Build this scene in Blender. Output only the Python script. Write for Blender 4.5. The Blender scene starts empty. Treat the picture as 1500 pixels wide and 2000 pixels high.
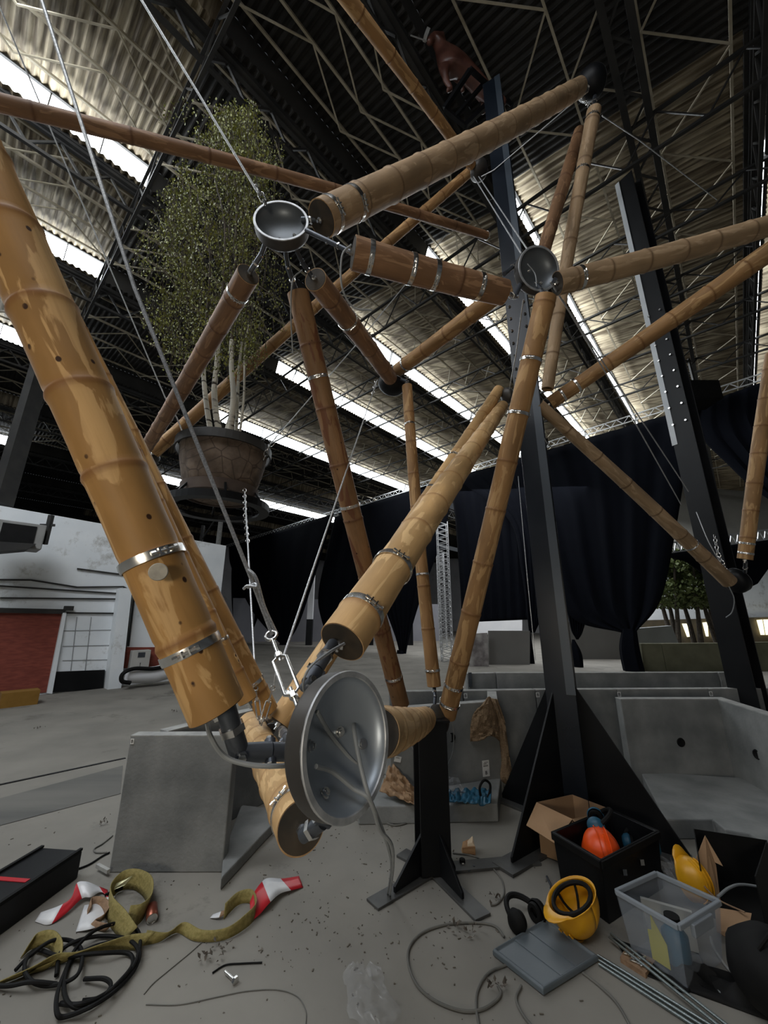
import bpy, bmesh, math, random
from mathutils import Vector, Matrix, noise
random.seed(7)
S = bpy.context.scene
COL = S.collection
PI = math.pi
# ------------------------------------------------------------------ camera
FPX = 750.0; TH = math.radians(15.6); H = 1.6
cam = bpy.data.cameras.new('camera'); co = bpy.data.objects.new('camera', cam); COL.objects.link(co)
cam.sensor_fit = 'VERTICAL'; cam.sensor_height = 34.6; cam.lens = 34.6*FPX/2000
cam.clip_start = 0.02; cam.clip_end = 200
co.location = (0, 0, H); co.rotation_euler = (PI/2+TH, 0, 0)
S.camera = co
# ------------------------------------------------------------------ world, exposure, lamps
S.view_settings.view_transform = 'Standard'; S.view_settings.look = 'None'
S.view_settings.gamma = 1; S.view_settings.use_curve_mapping = False
S.view_settings.exposure = 0.32
W = bpy.data.worlds.new('world'); S.world = W; W.use_nodes = True
bg = W.node_tree.nodes['Background']; bg.inputs[0].default_value = (0.62, 0.68, 0.75, 1); bg.inputs[1].default_value = 0.06
SKY_STRENGTH = 13.0
LA = math.radians(42)
LD = Vector((math.sin(LA), math.cos(LA), 0)); UD = Vector((-math.cos(LA), math.sin(LA), 0))
def area(name, loc, target, sx, sy, power, color):
    l = bpy.data.lights.new(name, 'AREA'); l.shape = 'RECTANGLE'; l.size = sx; l.size_y = sy; l.energy = power; l.color = color
    o = bpy.data.objects.new(name, l); COL.objects.link(o); o.location = loc
    o.rotation_euler = (Vector(target)-Vector(loc)).to_track_quat('-Z', 'Y').to_euler()
    return o
# daylight from the roof strips over the part of the hall behind the camera, and a warm site floodlight
area('hall_daylight', (-2.0, -1.0, 8.2), (0.6, 3.2, 0.4), 5.0, 3.0, 185, (0.93, 0.96, 1.0))
area('site_floodlight', (-0.9, -2.4, 1.5), (0.2, 2.0, 1.7), 0.9, 0.6, 34, (1.0, 0.90, 0.74))
area('left_bay_fill', tuple(LD*-3+UD*6+Vector((0, 0, 8.8))), tuple(LD*1+UD*11+Vector((0, 0, 2))), 4.0, 3.0, 330, (0.90, 0.95, 1.0))  # fill lamp added to brighten the white left wall
area('far_hall_daylight', tuple(LD*24+UD*12+Vector((0, 0, 9.2))), tuple(LD*25+UD*14), 18.0, 24.0, 2600, (0.94, 0.97, 1.0))
# ------------------------------------------------------------------ pixel helpers (pixel -> ray -> point where the thing stands)
def ray(x, y):
    xc = (x-750)/FPX; yc = (1000-y)/FPX
    return Vector((xc, math.cos(TH)-yc*math.sin(TH), math.sin(TH)+yc*math.cos(TH)))
CAM = Vector((0, 0, H))
def P(x, y, d): return CAM+ray(x, y)*d
def G(x, y, z=0.0):
    r = ray(x, y); return CAM+r*((z-H)/r.z)
def FY(x, y, fwd):
    r = ray(x, y); return CAM+r*(fwd/r.y)
def PL(x, y, l):
    r = ray(x, y); return CAM+r*(l/r.dot(LD))
def PU(x, y, u):
    r = ray(x, y); return CAM+r*(u/r.dot(UD))
def R(l, u, z): return LD*l+UD*u+Vector((0, 0, z))
# ------------------------------------------------------------------ materials
def mat(name, c1, c2=None, rough=0.6, metal=0.0, scale=4.0, stretch=(1, 1, 1), bump=0.0, bscale=None, coord='Object', detail=6, lo=0.35, hi=0.65,
        emit=None, spec=0.5, coat=0.0, rvar=0.0, alpha=None, trans=None):
    m = bpy.data.materials.new(name); m.use_nodes = True
    nt = m.node_tree; N = nt.nodes; L = nt.links; b = N['Principled BSDF']
    b.inputs['Base Color'].default_value = (*c1, 1); b.inputs['Roughness'].default_value = rough
    b.inputs['Metallic'].default_value = metal; b.inputs['Specular IOR Level'].default_value = spec
    if coat: b.inputs['Coat Weight'].default_value = coat
    tc = N.new('ShaderNodeTexCoord'); mp = N.new('ShaderNodeMapping'); L.new(tc.outputs[coord], mp.inputs[0]); mp.inputs['Scale'].default_value = stretch
    if c2 or bump:
        nz = N.new('ShaderNodeTexNoise'); L.new(mp.outputs[0], nz.inputs['Vector']); nz.inputs['Scale'].default_value = scale; nz.inputs['Detail'].default_value = detail
        if c2:
            cr = N.new('ShaderNodeValToRGB'); cr.color_ramp.elements[0].position = lo; cr.color_ramp.elements[1].position = hi
            cr.color_ramp.elements[0].color = (*c1, 1); cr.color_ramp.elements[1].color = (*c2, 1)
            L.new(nz.outputs[0], cr.inputs[0]); L.new(cr.outputs[0], b.inputs['Base Color'])
        if rvar:
            mr = N.new('ShaderNodeMapRange'); L.new(nz.outputs[0], mr.inputs[0]); mr.inputs[3].default_value = rough-rvar; mr.inputs[4].default_value = rough+rvar
            L.new(mr.outputs[0], b.inputs['Roughness'])
        if bump:
            nb = nz
            if bscale:
                nb = N.new('ShaderNodeTexNoise'); L.new(mp.outputs[0], nb.inputs['Vector']); nb.inputs['Scale'].default_value = bscale; nb.inputs['Detail'].default_value = 4
            bp = N.new('ShaderNodeBump'); bp.inputs['Strength'].default_value = bump; bp.inputs['Distance'].default_value = 0.02
            L.new(nb.outputs[0], bp.inputs['Height']); L.new(bp.outputs[0], b.inputs['Normal'])
    if emit:
        b.inputs['Emission Color'].default_value = (*emit[0], 1); b.inputs['Emission Strength'].default_value = emit[1]
    if alpha is not None: b.inputs['Alpha'].default_value = alpha
    if trans is not None: b.inputs['Transmission Weight'].default_value = trans
    return m
def bamboo_mat(name, base, patch, ring, streak=0.5, spots=True, scale=1.0):
    m = bpy.data.materials.new(name); m.use_nodes = True
    nt = m.node_tree; N = nt.nodes; L = nt.links; b = N['Principled BSDF']
    tc = N.new('ShaderNodeTexCoord'); oi = N.new('ShaderNodeObjectInfo')
    vm = N.new('ShaderNodeVectorMath'); vm.operation = 'ADD'; L.new(tc.outputs['Object'], vm.inputs[0])
    cx = N.new('ShaderNodeVectorMath'); cx.operation = 'SCALE'; cx.inputs[0].default_value = (13, 7, 5); L.new(oi.outputs['Random'], cx.inputs['Scale']); L.new(cx.outputs[0], vm.inputs[1])
    def noise_(sc, st, det, dist=0):
        mp = N.new('ShaderNodeMapping'); mp.inputs['Scale'].default_value = st; L.new(vm.outputs[0], mp.inputs[0])
        n = N.new('ShaderNodeTexNoise'); n.inputs['Scale'].default_value = sc; n.inputs['Detail'].default_value = det; n.inputs['Distortion'].default_value = dist; L.new(mp.outputs[0], n.inputs['Vector']); return n
    def ramp(src, p0, p1, a=0.0, bb=1.0):
        r = N.new('ShaderNodeMapRange'); r.inputs[1].default_value = p0; r.inputs[2].default_value = p1; r.inputs[3].default_value = a; r.inputs[4].default_value = bb; L.new(src, r.inputs[0]); return r.outputs[0]
    def mix(fac, a, c):
        x = N.new('ShaderNodeMix'); x.data_type = 'RGBA'; x.clamp_factor = True
        L.new(fac, x.inputs[0])
        if isinstance(a, tuple): x.inputs[6].default_value = (*a, 1)
        else: L.new(a, x.inputs[6])
        x.inputs[7].default_value = (*c, 1); return x.outputs[2]
    big = noise_(7*scale, (1, 1, .35), 4)
    dark = tuple(v*.62 for v in base)
    c = mix(ramp(big.outputs[0], .38, .66), base, dark)
    pt = noise_(16*scale, (1, 1, .22), 6, 1.2)
    c = mix(ramp(pt.outputs[0], .54, .575, 0, .8), c, patch)
    fine = noise_(110, (1, 1, .05), 3)
    c = mix(ramp(fine.outputs[0], .5, .75, 0, streak), c, dark)
    if spots:
        mp = N.new('ShaderNodeMapping'); mp.inputs['Scale'].default_value = (1, 1, .8); L.new(vm.outputs[0], mp.inputs[0])
        vo = N.new('ShaderNodeTexVoronoi'); vo.inputs['Scale'].default_value = 22; L.new(mp.outputs[0], vo.inputs['Vector'])
        sp = noise_(5, (1, 1, 1), 2)
        a = ramp(vo.outputs['Distance'], .14, .10); q = ramp(sp.outputs[0], .53, .57)
        mm = N.new('ShaderNodeMath'); mm.operation = 'MULTIPLY'; L.new(a, mm.inputs[0]); L.new(q, mm.inputs[1])
        c = mix(mm.outputs[0], c, (.035, .012, .004))
    at = N.new('ShaderNodeAttribute'); at.attribute_name = 'node_scar'
    mu = N.new('ShaderNodeMath'); mu.operation = 'MULTIPLY'; L.new(at.outputs['Fac'], mu.inputs[0]); mu.inputs[1].default_value = .8
    c = mix(mu.outputs[0], c, ring)
    L.new(c, b.inputs['Base Color']); b.inputs['Roughness'].default_value = .58; b.inputs['Specular IOR Level'].default_value = .3
    bp = N.new('ShaderNodeBump'); bp.inputs['Strength'].default_value = .25; bp.inputs['Distance'].default_value = .004; L.new(pt.outputs[0], bp.inputs['Height']); L.new(bp.outputs[0], b.inputs['Normal'])
    return m
M = {}
M['b_gold'] = bamboo_mat('golden_bamboo', (.47, .255, .085), (.62, .39, .17), (.20, .085, .028), .35)
M['b_pale'] = bamboo_mat('pale_bamboo', (.62, .385, .17), (.70, .47, .23), (.30, .15, .055), .25, False)
M['b_brown'] = bamboo_mat('brown_bamboo', (.25, .135, .07), (.36, .21, .115), (.11, .05, .025), .6, False)
M['b_red'] = bamboo_mat('red_brown_bamboo', (.29, .16, .075), (.14, .048, .024), (.11, .045, .02), .9)
M['b_grey'] = bamboo_mat('weathered_bamboo', (.40, .27, .155), (.48, .34, .21), (.16, .095, .05), .35, False)
M['b_ocher'] = bamboo_mat('ochre_bamboo', (.37, .205, .085), (.50, .31, .14), (.17, .075, .025), .3, False)
M['cut'] = mat('cut_bamboo', (.34, .20, .09), (.50, .32, .16), .8, scale=30)
M['plate'] = mat('black_end_plate', (.025, .022, .018), (.06, .045, .03), .75, .2, 9, bump=.3)
M['gun'] = mat('gunmetal', (.075, .085, .10), (.12, .13, .15), .42, .75, 6, rvar=.08)
M['dish'] = mat('dish_steel', (.30, .335, .38), (.36, .40, .44), .42, .6, 3.0, rvar=.06)
M['dishout'] = mat('dark_dish_steel', (.05, .045, .042), (.09, .085, .08), .5, .6, 5)
M['rimst'] = mat('worn_rim', (.32, .33, .34), (.5, .51, .52), .5, .6, 25)
M['black'] = mat('black_paint', (.0025, .003, .004), (.005, .0055, .0065), .45, .0, 3, rvar=.08, spec=.25)
M['bluesteel'] = mat('blue_black_steel', (.006, .009, .014), (.011, .015, .022), .30, .0, 2, rvar=.08, spec=.3)
M['chrome'] = mat('zinc_steel', (.62, .62, .60), (.75, .74, .72), .25, 1.0, 30)
M['dish2'] = mat('dark_dish_inside', (.12, .135, .15), (.16, .175, .19), .42, .5, 4)
M['wire'] = mat('steel_wire', (.66, .67, .68), (.36, .37, .38), .4, .5, 160, coord='Object')
M['cable'] = mat('grey_cable', (.20, .215, .22), (.26, .27, .275), .55, 0, 10)
M['conc'] = mat('grey_concrete', (.145, .152, .150), (.25, .255, .248), .85, 0, 3.0, bump=.15, bscale=40)
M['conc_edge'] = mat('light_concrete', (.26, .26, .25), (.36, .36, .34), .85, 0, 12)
M['olive'] = mat('stained_concrete', (.10, .10, .06), (.16, .155, .10), .9, 0, 1.5)
M['drape'] = mat('black_cloth', (.0014, .002, .0045), (.002, .0028, .0055), .9, 0, 3, spec=.1)
M['alu'] = mat('aluminium_truss', (.5, .51, .52), (.65, .66, .67), .4, .7, 5)
M['lat_dark'] = mat('dark_roof_steel', (.018, .018, .018), (.035, .033, .03), .6, .2, 3)
M['lat_light'] = mat('pale_roof_steel', (.48, .43, .33), (.32, .28, .20), .6, 0, 3)
M['glass'] = mat('sky_glazing', (.8, .85, .9), rough=.5, emit=((.90, .96, 1.0), SKY_STRENGTH))
M['white_wall'] = None
M['cardboard'] = mat('cardboard', (.34, .205, .11), (.40, .25, .14), .85, 0, 5)
M['yellow'] = mat('yellow_plastic', (.72, .36, .01), (.62, .29, .008), .38, 0, 8)
M['orange'] = mat('orange_plastic', (.85, .09, .008), (.75, .07, .006), .35, 0, 8)
M['blue'] = mat('blue_plastic', (.012, .075, .13), (.02, .10, .17), .45, 0, 8)
M['rubber'] = mat('black_rubber', (.003, .003, .003), (.006, .006, .006), .7, 0, 8, spec=.2)
M['litedge_blue'] = mat('painted_lit_edge_blue', (.036, .048, .062), (.05, .062, .078), .4, .1, 2)  # lighter blue-grey carrying the light on the first column's right flank
M['floorcable'] = mat('dull_floor_cable', (.10, .098, .088), (.14, .135, .12), .7, 0, 10)
M['litedge_pale'] = mat('painted_lit_edge_pale', (.42, .44, .46), (.52, .54, .55), .5, .1, 2)  # pale colour carrying the light on the second column's left edge
M['white'] = mat('white_sticker', (.72, .72, .70), rough=.6)
M['ink'] = mat('black_ink', (.01, .01, .01), rough=.6)
M['red'] = mat('red_tape', (.42, .012, .022), (.5, .02, .03), .35, 0, 10)
M['tapewhite'] = mat('white_tape', (.55, .56, .58), (.66, .66, .67), .35, 0, 10)
M['webbing'] = mat('yellow_webbing', (.19, .155, .045), (.26, .21, .07), .85, 0, 60, bump=.3)
M['webbing2'] = mat('brown_webbing', (.20, .12, .07), (.27, .17, .10), .85, 0, 60, bump=.3)
M['burlap'] = mat('burlap', (.19, .125, .07), (.27, .185, .11), .95, 0, 90, bump=.8)
M['lid'] = mat('grey_plastic_lid', (.085, .105, .12), (.11, .13, .145), .5, 0, 3)
M['wood'] = mat('wood', (.25, .13, .06), (.36, .22, .11), .8, 0, 8, stretch=(1, 1, 6))
M['bark'] = mat('birch_bark', (.62, .60, .52), (.06, .05, .04), .8, 0, 14, stretch=(.35, .35, 2.2), lo=.58, hi=.66)
M['bark2'] = mat('dark_bark', (.055, .045, .035), (.12, .10, .08), .9, 0, 12)
M['brick'] = None
# ------------------------------------------------------------------ mesh builder
def catmull(pts, n=8):
    pts = [Vector(p) for p in pts]
    if len(pts) < 3: return pts
    q = [pts[0]*2-pts[1]]+pts+[pts[-1]*2-pts[-2]]; out = []
    for i in range(1, len(q)-2):
        a, b, c, d = q[i-1], q[i], q[i+1], q[i+2]
        for k in range(n):
            t = k/n; out.append(.5*((2*b)+(c-a)*t+(2*a-5*b+4*c-d)*t*t+(3*b-a-3*c+d)*t**3))
    out.append(pts[-1]); return out
class MB:
    def __init__(s): s.v = []; s.f = []; s.mi = []; s.att = None
    def add(s, v, f, mi=0):
        o = len(s.v); s.v += [Vector(x) for x in v]; s.f += [tuple(i+o for i in q) for q in f]; s.mi += [mi]*len(f); return s
    def box(s, c, sx, sy, sz, rot=None, mi=0):
        c = Vector(c); rot = rot or Matrix.Identity(3)
        v = [c+rot @ Vector((x*sx/2, y*sy/2, z*sz/2)) for z in (-1, 1) for x, y in ((-1, -1), (1, -1), (1, 1), (-1, 1))]
        return s.add(v, [(3, 2, 1, 0), (4, 5, 6, 7), (0, 1, 5, 4), (1, 2, 6, 5), (2, 3, 7, 6), (3, 0, 4, 7)], mi)
    def hexa(s, b4, t4, mi=0):
        return s.add(list(b4)+list(t4), [(3, 2, 1, 0), (4, 5, 6, 7), (0, 1, 5, 4), (1, 2, 6, 5), (2, 3, 7, 6), (3, 0, 4, 7)], mi)
    def bar(s, a, b, w, h=None, up=None, mi=0):
        a = Vector(a); b = Vector(b); d = (b-a)
        if d.length < 1e-6: return s
        d.normalize(); up = Vector(up or (0, 0, 1))
        if abs(d.dot(up)) > .98: up = Vector((1, 0, 0))
        x = d.cross(up).normalized(); y = x.cross(d).normalized(); h = h or w
        q = lambda p: [p+x*w/2*i+y*h/2*j for i, j in ((-1, -1), (1, -1), (1, 1), (-1, 1))]
        return s.hexa(q(a), q(b), mi)
    def tube(s, pts, r, seg=8, cap=True, mi=0, closed=False):
        pts = [Vector(p) for p in pts]; n = len(pts); rr = r if isinstance(r, (list, tuple)) else [r]*n
        rings = []; prev = None
        for i, p in enumerate(pts):
            if closed: t = pts[(i+1) % n]-pts[i-1]
            else: t = pts[min(i+1, n-1)]-pts[max(i-1, 0)]
            if t.length < 1e-9: t = Vector((0, 0, 1))
            t.normalize()
            if prev is None:
                a = Vector((0, 0, 1)) if abs(t.z) < .9 else Vector((1, 0, 0)); x = t.cross(a).normalized()
            else:
                x = prev-t*prev.dot(t)
                if x.length < 1e-6: x = t.orthogonal()
                x.normalize()
            prev = x; y = t.cross(x)
            rings.append([p+x*rr[i]*math.cos(2*PI*k/seg)+y*rr[i]*math.sin(2*PI*k/seg) for k in range(seg)])
        v = [q for g in rings for q in g]; f = []
        m = n if closed else n-1
        for i in range(m):
            for k in range(seg):
                a = i*seg+k; b = i*seg+(k+1) % seg; c = ((i+1) % n)*seg+(k+1) % seg; d = ((i+1) % n)*seg+k; f.append((a, b, c, d))
        if cap and not closed: f.append(tuple(range(seg-1, -1, -1))); f.append(tuple((n-1)*seg+k for k in range(seg)))
        return s.add(v, f, mi)
    def lathe(s, prof, seg=32, mi=0, o=(0, 0, 0), rot=None, jit=0):
        o = Vector(o); rot = rot or Matrix.Identity(3); v = []; f = []; idx = []
        for r, z in prof:
            if r < 1e-6: idx.append([len(v)]*seg); v.append(o+rot @ Vector((0, 0, z)))
            else:
                idx.append([len(v)+k for k in range(seg)])
                for k in range(seg):
                    a = 2*PI*k/seg; v.append(o+rot @ Vector((r*math.cos(a), r*math.sin(a), z)))
        for i in range(len(prof)-1):
            for k in range(seg):
                q = [idx[i][k], idx[i][(k+1) % seg], idx[i+1][(k+1) % seg], idx[i+1][k]]
                u = []
                for e in q:
                    if e not in u: u.append(e)
                if len(u) > 2: f.append(tuple(u))
        return s.add(v, f, mi)
    def prism(s, poly, off, mi=0):
        a = [Vector(p) for p in poly]; off = Vector(off); n = len(a)
        return s.add(a+[p+off for p in a], [tuple(range(n-1, -1, -1)), tuple(range(n, 2*n))]+[(i, (i+1) % n, n+(i+1) % n, n+i) for i in range(n)], mi)
    def grid(s, g, mi=0):
        n = len(g); m = len(g[0])
        return s.add([p for r_ in g for p in r_], [(i*m+j, i*m+j+1, (i+1)*m+j+1, (i+1)*m+j) for i in range(n-1) for j in range(m-1)], mi)
    def build(s, name, mats, parent=None, smooth=True, origin=None, solid=0, bevel=0, ang=40, sub=0):
        o0 = Vector(origin) if origin is not None else Vector((0, 0, 0))
        me = bpy.data.meshes.new(name); me.from_pydata([v-o0 for v in s.v], [], s.f)
        for m_ in (mats if isinstance(mats, (list, tuple)) else [mats]): me.materials.append(m_)
        for p, i in zip(me.polygons, s.mi): p.material_index = i
        bm = bmesh.new(); bm.from_mesh(me); bmesh.ops.recalc_face_normals(bm, faces=bm.faces); bm.to_mesh(me); bm.free()
        if s.att: 
            a = me.attributes.new('node_scar', 'FLOAT', 'POINT'); a.data.foreach_set('value', s.att)
        if smooth:
            me.polygons.foreach_set('use_smooth', [True]*len(me.polygons)); me.set_sharp_from_angle(angle=math.radians(ang))
        ob = bpy.data.objects.new(name, me); COL.objects.link(ob); ob.location = o0
        if parent: ob.parent = parent
        if solid: md = ob.modifiers.new('s', 'SOLIDIFY'); md.thickness = solid; md.offset = 0
        if bevel: md = ob.modifiers.new('b', 'BEVEL'); md.width = bevel; md.segments = 2; md.limit_method = 'ANGLE'; md.angle_limit = math.radians(40)
        if sub: md = ob.modifiers.new('u', 'SUBSURF'); md.levels = sub; md.render_levels = sub
        return ob
def tag(o, label, cat, group=None, kind=None):
    if label: o['label'] = label
    if cat: o['category'] = cat
    if group: o['group'] = group
    if kind: o['kind'] = kind
    return o
def struct(o, label=None):
    o['kind'] = 'structure'
    if label: o['label'] = label
    return o
def thing(name, label, cat, loc=(0, 0, 0), group=None, quat=None):
    o = bpy.data.objects.new(name, None); COL.objects.link(o); o.empty_display_size = .05
    o.location = loc
    if quat is not None: o.rotation_mode = 'QUATERNION'; o.rotation_quaternion = quat
    return tag(o, label, cat, group)
# ================================================================== STRUCTURE
def world_mat(name, c1, c2, dirt, scale=1.0, rough=.85):
    m = mat(name, c1, c2, rough, 0, scale, bump=.1, bscale=8, coord='Object', lo=.3, hi=.7)
    nt = m.node_tree; N = nt.nodes; L = nt.links; b = N['Principled BSDF']
    src = b.inputs['Base Color'].links[0].from_socket
    nz = N.new('ShaderNodeTexNoise'); nz.inputs['Scale'].default_value = .9; nz.inputs['Detail'].default_value = 12; nz.inputs['Roughness'].default_value = .75
    tc = N.new('ShaderNodeTexCoord'); L.new(tc.outputs['Object'], nz.inputs['Vector'])
    mr = N.new('ShaderNodeMapRange'); mr.inputs[1].default_value = .56; mr.inputs[2].default_value = .66; L.new(nz.outputs[0], mr.inputs[0])
    x = N.new('ShaderNodeMix'); x.data_type = 'RGBA'; L.new(mr.outputs[0], x.inputs[0]); L.new(src, x.inputs[6]); x.inputs[7].default_value = (*dirt, 1)
    L.new(x.outputs[2], b.inputs['Base Color']); return m
floor_m = world_mat('concrete_floor', (.175, .165, .145), (.245, .23, .20), (.11, .10, .085), 1.3)
mb = MB(); mb.add([R(-14, -30, 0), R(60, -30, 0), R(60, 60, 0), R(-14, 60, 0)], [(0, 1, 2, 3)]); struct(mb.build('floor', floor_m, smooth=False))
# worn tyre strip and joint grooves on the left of the floor
strip_m = mat('worn_track', (.085, .085, .08), (.15, .145, .13), .8, 0, 1.2, stretch=(.4, 2, 1))
mb = MB(); z = .004
mb.add([G(-60, 1628, z), G(235, 1550, z), G(240, 1495, z), G(-60, 1575, z)], [(0, 1, 2, 3)])
struct(mb.build('floor_worn_strip', strip_m, smooth=False), 'dark worn strip across the left of the concrete floor')
mb = MB(); a, b_ = G(-60, 1546), G(245, 1481); mb.bar(a, b_, .035, .012)
struct(mb.build('floor_joint', M['black'], smooth=False), 'dark rail groove in the floor left of the big concrete block')
# far walls
wallm = world_mat('white_painted_wall', (.72, .76, .79), (.82, .85, .87), (.45, .45, .43), 1.5)
UW = 11.8
mb = MB(); th = 1.0
mb.hexa([R(-9, UW, 0), R(5.6, UW, 0), R(5.6, UW+th, 0), R(-9, UW+th, 0)], [R(-9, UW, 4.35), R(5.6, UW, 3.85), R(5.6, UW+th, 3.85), R(-9, UW+th, 4.35)])
struct(mb.build('wall_left', wallm, smooth=False))
farm = world_mat('far_wall_paint', (.36, .36, .37), (.44, .44, .45), (.28, .27, .26), .6)
mb = MB(); mb.hexa([R(48, -30, 0), R(48, 60, 0), R(49, 60, 0), R(49, -30, 0)], [R(48, -30, 10.4), R(48, 60, 10.4), R(49, 60, 10.4), R(49, -30, 10.4)])
struct(mb.build('wall_far', farm, smooth=False))
mb = MB(); mb.hexa([R(-14, 46, 0), R(49, 46, 0), R(49, 47, 0), R(-14, 47, 0)], [R(-14, 46, 10.4), R(49, 46, 10.4), R(49, 47, 10.4), R(-14, 47, 10.4)])
struct(mb.build('wall_left_far', farm, smooth=False))
mb = MB(); mb.hexa([R(-14, -20, 0), R(49, -20, 0), R(49, -21, 0), R(-14, -21, 0)], [R(-14, -20, 10.4), R(49, -20, 10.4), R(49, -21, 10.4), R(-14, -21, 10.4)])
struct(mb.build('wall_right', farm, smooth=False))
# ---- sawtooth roof
roof_m = mat('corrugated_sheet', (.36, .305, .21), (.18, .145, .095), .75, 0, 1.6, stretch=(1, 1, 1), lo=.35, hi=.7)
nt = roof_m.node_tree; NN = nt.nodes; LL = nt.links; bb = NN['Principled BSDF']; srcc = bb.inputs['Base Color'].links[0].from_socket
tcx = NN.new('ShaderNodeTexCoord'); mpx = NN.new('ShaderNodeMapping'); mpx.vector_type = 'TEXTURE'; mpx.inputs['Rotation'].default_value = (0, 0, PI/2-LA); mpx.inputs['Scale'].default_value = (.07, 1.1, 1.1); LL.new(tcx.outputs['Object'], mpx.inputs[0])
nzx = NN.new('ShaderNodeTexNoise'); nzx.inputs['Scale'].default_value = 1; nzx.inputs['Detail'].default_value = 5; LL.new(mpx.outputs[0], nzx.inputs['Vector'])
mrx = NN.new('ShaderNodeMapRange'); mrx.inputs[1].default_value = .42; mrx.inputs[2].default_value = .60; LL.new(nzx.outputs[0], mrx.inputs[0])
mxx = NN.new('ShaderNodeMix'); mxx.data_type = 'RGBA'; LL.new(mrx.outputs[0], mxx.inputs[0]); LL.new(srcc, mxx.inputs[6]); mxx.inputs[7].default_value = (.085, .062, .035, 1); LL.new(mxx.outputs[2], bb.inputs['Base Color'])
roof_d = mat('dark_shaded_sheet', (.014, .013, .012), (.03, .028, .025), .9, 0, 1.6)  # near-black sheet; the unlit middle bay's shade is put into its colour
peaks = [-9.4, -5.6, -1.85, 1.95, 4.0, 7.1, 10.3, 15.0, 20.0, 25.0, 31.0, 38.0, 46.0]
ZV, ZP = 8.10+H, 8.62+H
def corr(u0, z0, u1, z1, l0, l1):
    g0 = []; g1 = []; n = int((l1-l0)/.0208)
    for i in range(n+1):
        l = l0+(l1-l0)*i/n; dz = .024*math.sin(2*PI*l/.125)
        g0.append(R(l, u0, z0+dz)); g1.append(R(l, u1, z1+dz))
    return [g0, g1]
ceil_i = 0
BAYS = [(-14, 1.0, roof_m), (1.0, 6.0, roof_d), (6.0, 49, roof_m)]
for (l0, l1, mm) in BAYS:
    mb = MB()
    for i in range(len(peaks)-1):
        u0, u1 = peaks[i], peaks[i+1]
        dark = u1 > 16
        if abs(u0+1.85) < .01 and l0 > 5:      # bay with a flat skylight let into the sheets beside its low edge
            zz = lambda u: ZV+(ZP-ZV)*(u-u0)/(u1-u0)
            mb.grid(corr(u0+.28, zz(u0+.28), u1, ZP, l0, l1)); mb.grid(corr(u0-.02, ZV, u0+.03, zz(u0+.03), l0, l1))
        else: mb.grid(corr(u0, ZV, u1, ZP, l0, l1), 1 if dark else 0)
        if l0 == 1.0 or u1 in (20.0, -5.6) or u1 > 25.5 or (u1 == 4.0 and l0 < 0) or (u1 < 3 and l0 < 0): mb.add([R(l0, u1, ZP), R(l1, u1, ZP), R(l1, u1+.12, ZV), R(l0, u1+.12, ZV)], [(0, 1, 2, 3)])
    struct(mb.build('ceiling', [mm, roof_d], smooth=True))
# glazing of the steps
wn = 1
bar_m = M['lat_dark']
for u in peaks[1:10]:
    for (l0, l1) in ((-12, 1.0), (6.0, 24.0)):
        if u in (20.0,) or (u < 1.9 and l0 < 0): continue
        if u == -5.6 or (u == 4.0 and l0 < 0): continue
        mb = MB()
        if u == -1.85: q = [R(l0+2, u+.03, ZV+.01), R(l1, u+.03, ZV+.01), R(l1, u+.28, ZV+.05), R(l0+2, u+.28, ZV+.05)]
        else: q = [R(l0, u, ZP), R(l1, u, ZP), R(l1, u+.16, ZV+.02), R(l0, u+.16, ZV+.02)]
        mb.add(q, [(0, 1, 2, 3)])
        w = mb.build('window_%d' % wn, M['glass'], smooth=False); struct(w); wn += 1
        fr = MB(); n = int((l1-l0)/.75)
        lo_, hi_ = ((u+.28, ZV+.04), (u+.03, ZV)) if u == -1.85 else ((u+.15, ZV+.02), (u-.01, ZP))
        for k in range(n+1):
            l = l0+(l1-l0)*k/n; wd = .16 if k % 7 == 3 else .018
            fr.bar(R(l, lo_[0], lo_[1]-.01), R(l, hi_[0], hi_[1]-.01), wd, .02, up=LD)
        fr.bar(R(l0, lo_[0], lo_[1]-.02), R(l1, lo_[0], lo_[1]-.02), .10, .10); fr.bar(R(l0, hi_[0], hi_[1]-.02), R(l1, hi_[0], hi_[1]-.02), .05, .05)
        fr.build('window_frame', bar_m, w, smooth=False)
# gutter beams + lattice girders + purlins + cross trusses
def lattice(mb, a, b, dv, n, w, wz=None):
    a, b, dv = Vector(a), Vector(b), Vector(dv); mb.bar(a, b, w); mb.bar(a+dv, b+dv, w)
    for i in range(n):
        p, q = a.lerp(b, i/n), a.lerp(b, (i+1)/n); mb.bar(p, (p+q)/2+dv, wz or w*.6); mb.bar((p+q)/2+dv, q, wz or w*.6)
tn = 1
for u in peaks[1:11]:
    mb = MB(); lattice(mb, R(-12, u+.22, ZV-.12), R(32, u+.22, ZV-.12), (0, 0, -.45), 60, .06)
    mb.bar(R(-12, u+.2, ZV-.06), R(32, u+.2, ZV-.06), .16, .10)
    struct(mb.build('trim_%d' % tn, M['lat_dark'], smooth=False), 'dark lattice gutter girder under a roof valley'); tn += 1
for i in range(1, 9):           # pale purlins with diagonal ties hung under the sheets
    u0, u1 = peaks[i], peaks[i+1]; mb = MB(); n = 4
    for k in range(n):
        u = u0+(u1-u0)*(k+.5)/n; z = ZV+(ZP-ZV)*(k+.5)/n-.10
        mb.bar(R(-12, u, z), R(32, u, z), .035, .05)
        if k < n-1:
            un = u0+(u1-u0)*(k+1.5)/n
            for j in range(20):
                l = -12+j*2; mb.bar(R(l, u, z-.02), R(l+1, un, z+.0), .024); mb.bar(R(l+1, un, z), R(l+2, u, z-.02), .024)
    struct(mb.build('trim_%d' % tn, M['lat_light'], smooth=False), 'pale purlins and diagonal ties under the corrugated sheets'); tn += 1
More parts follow.
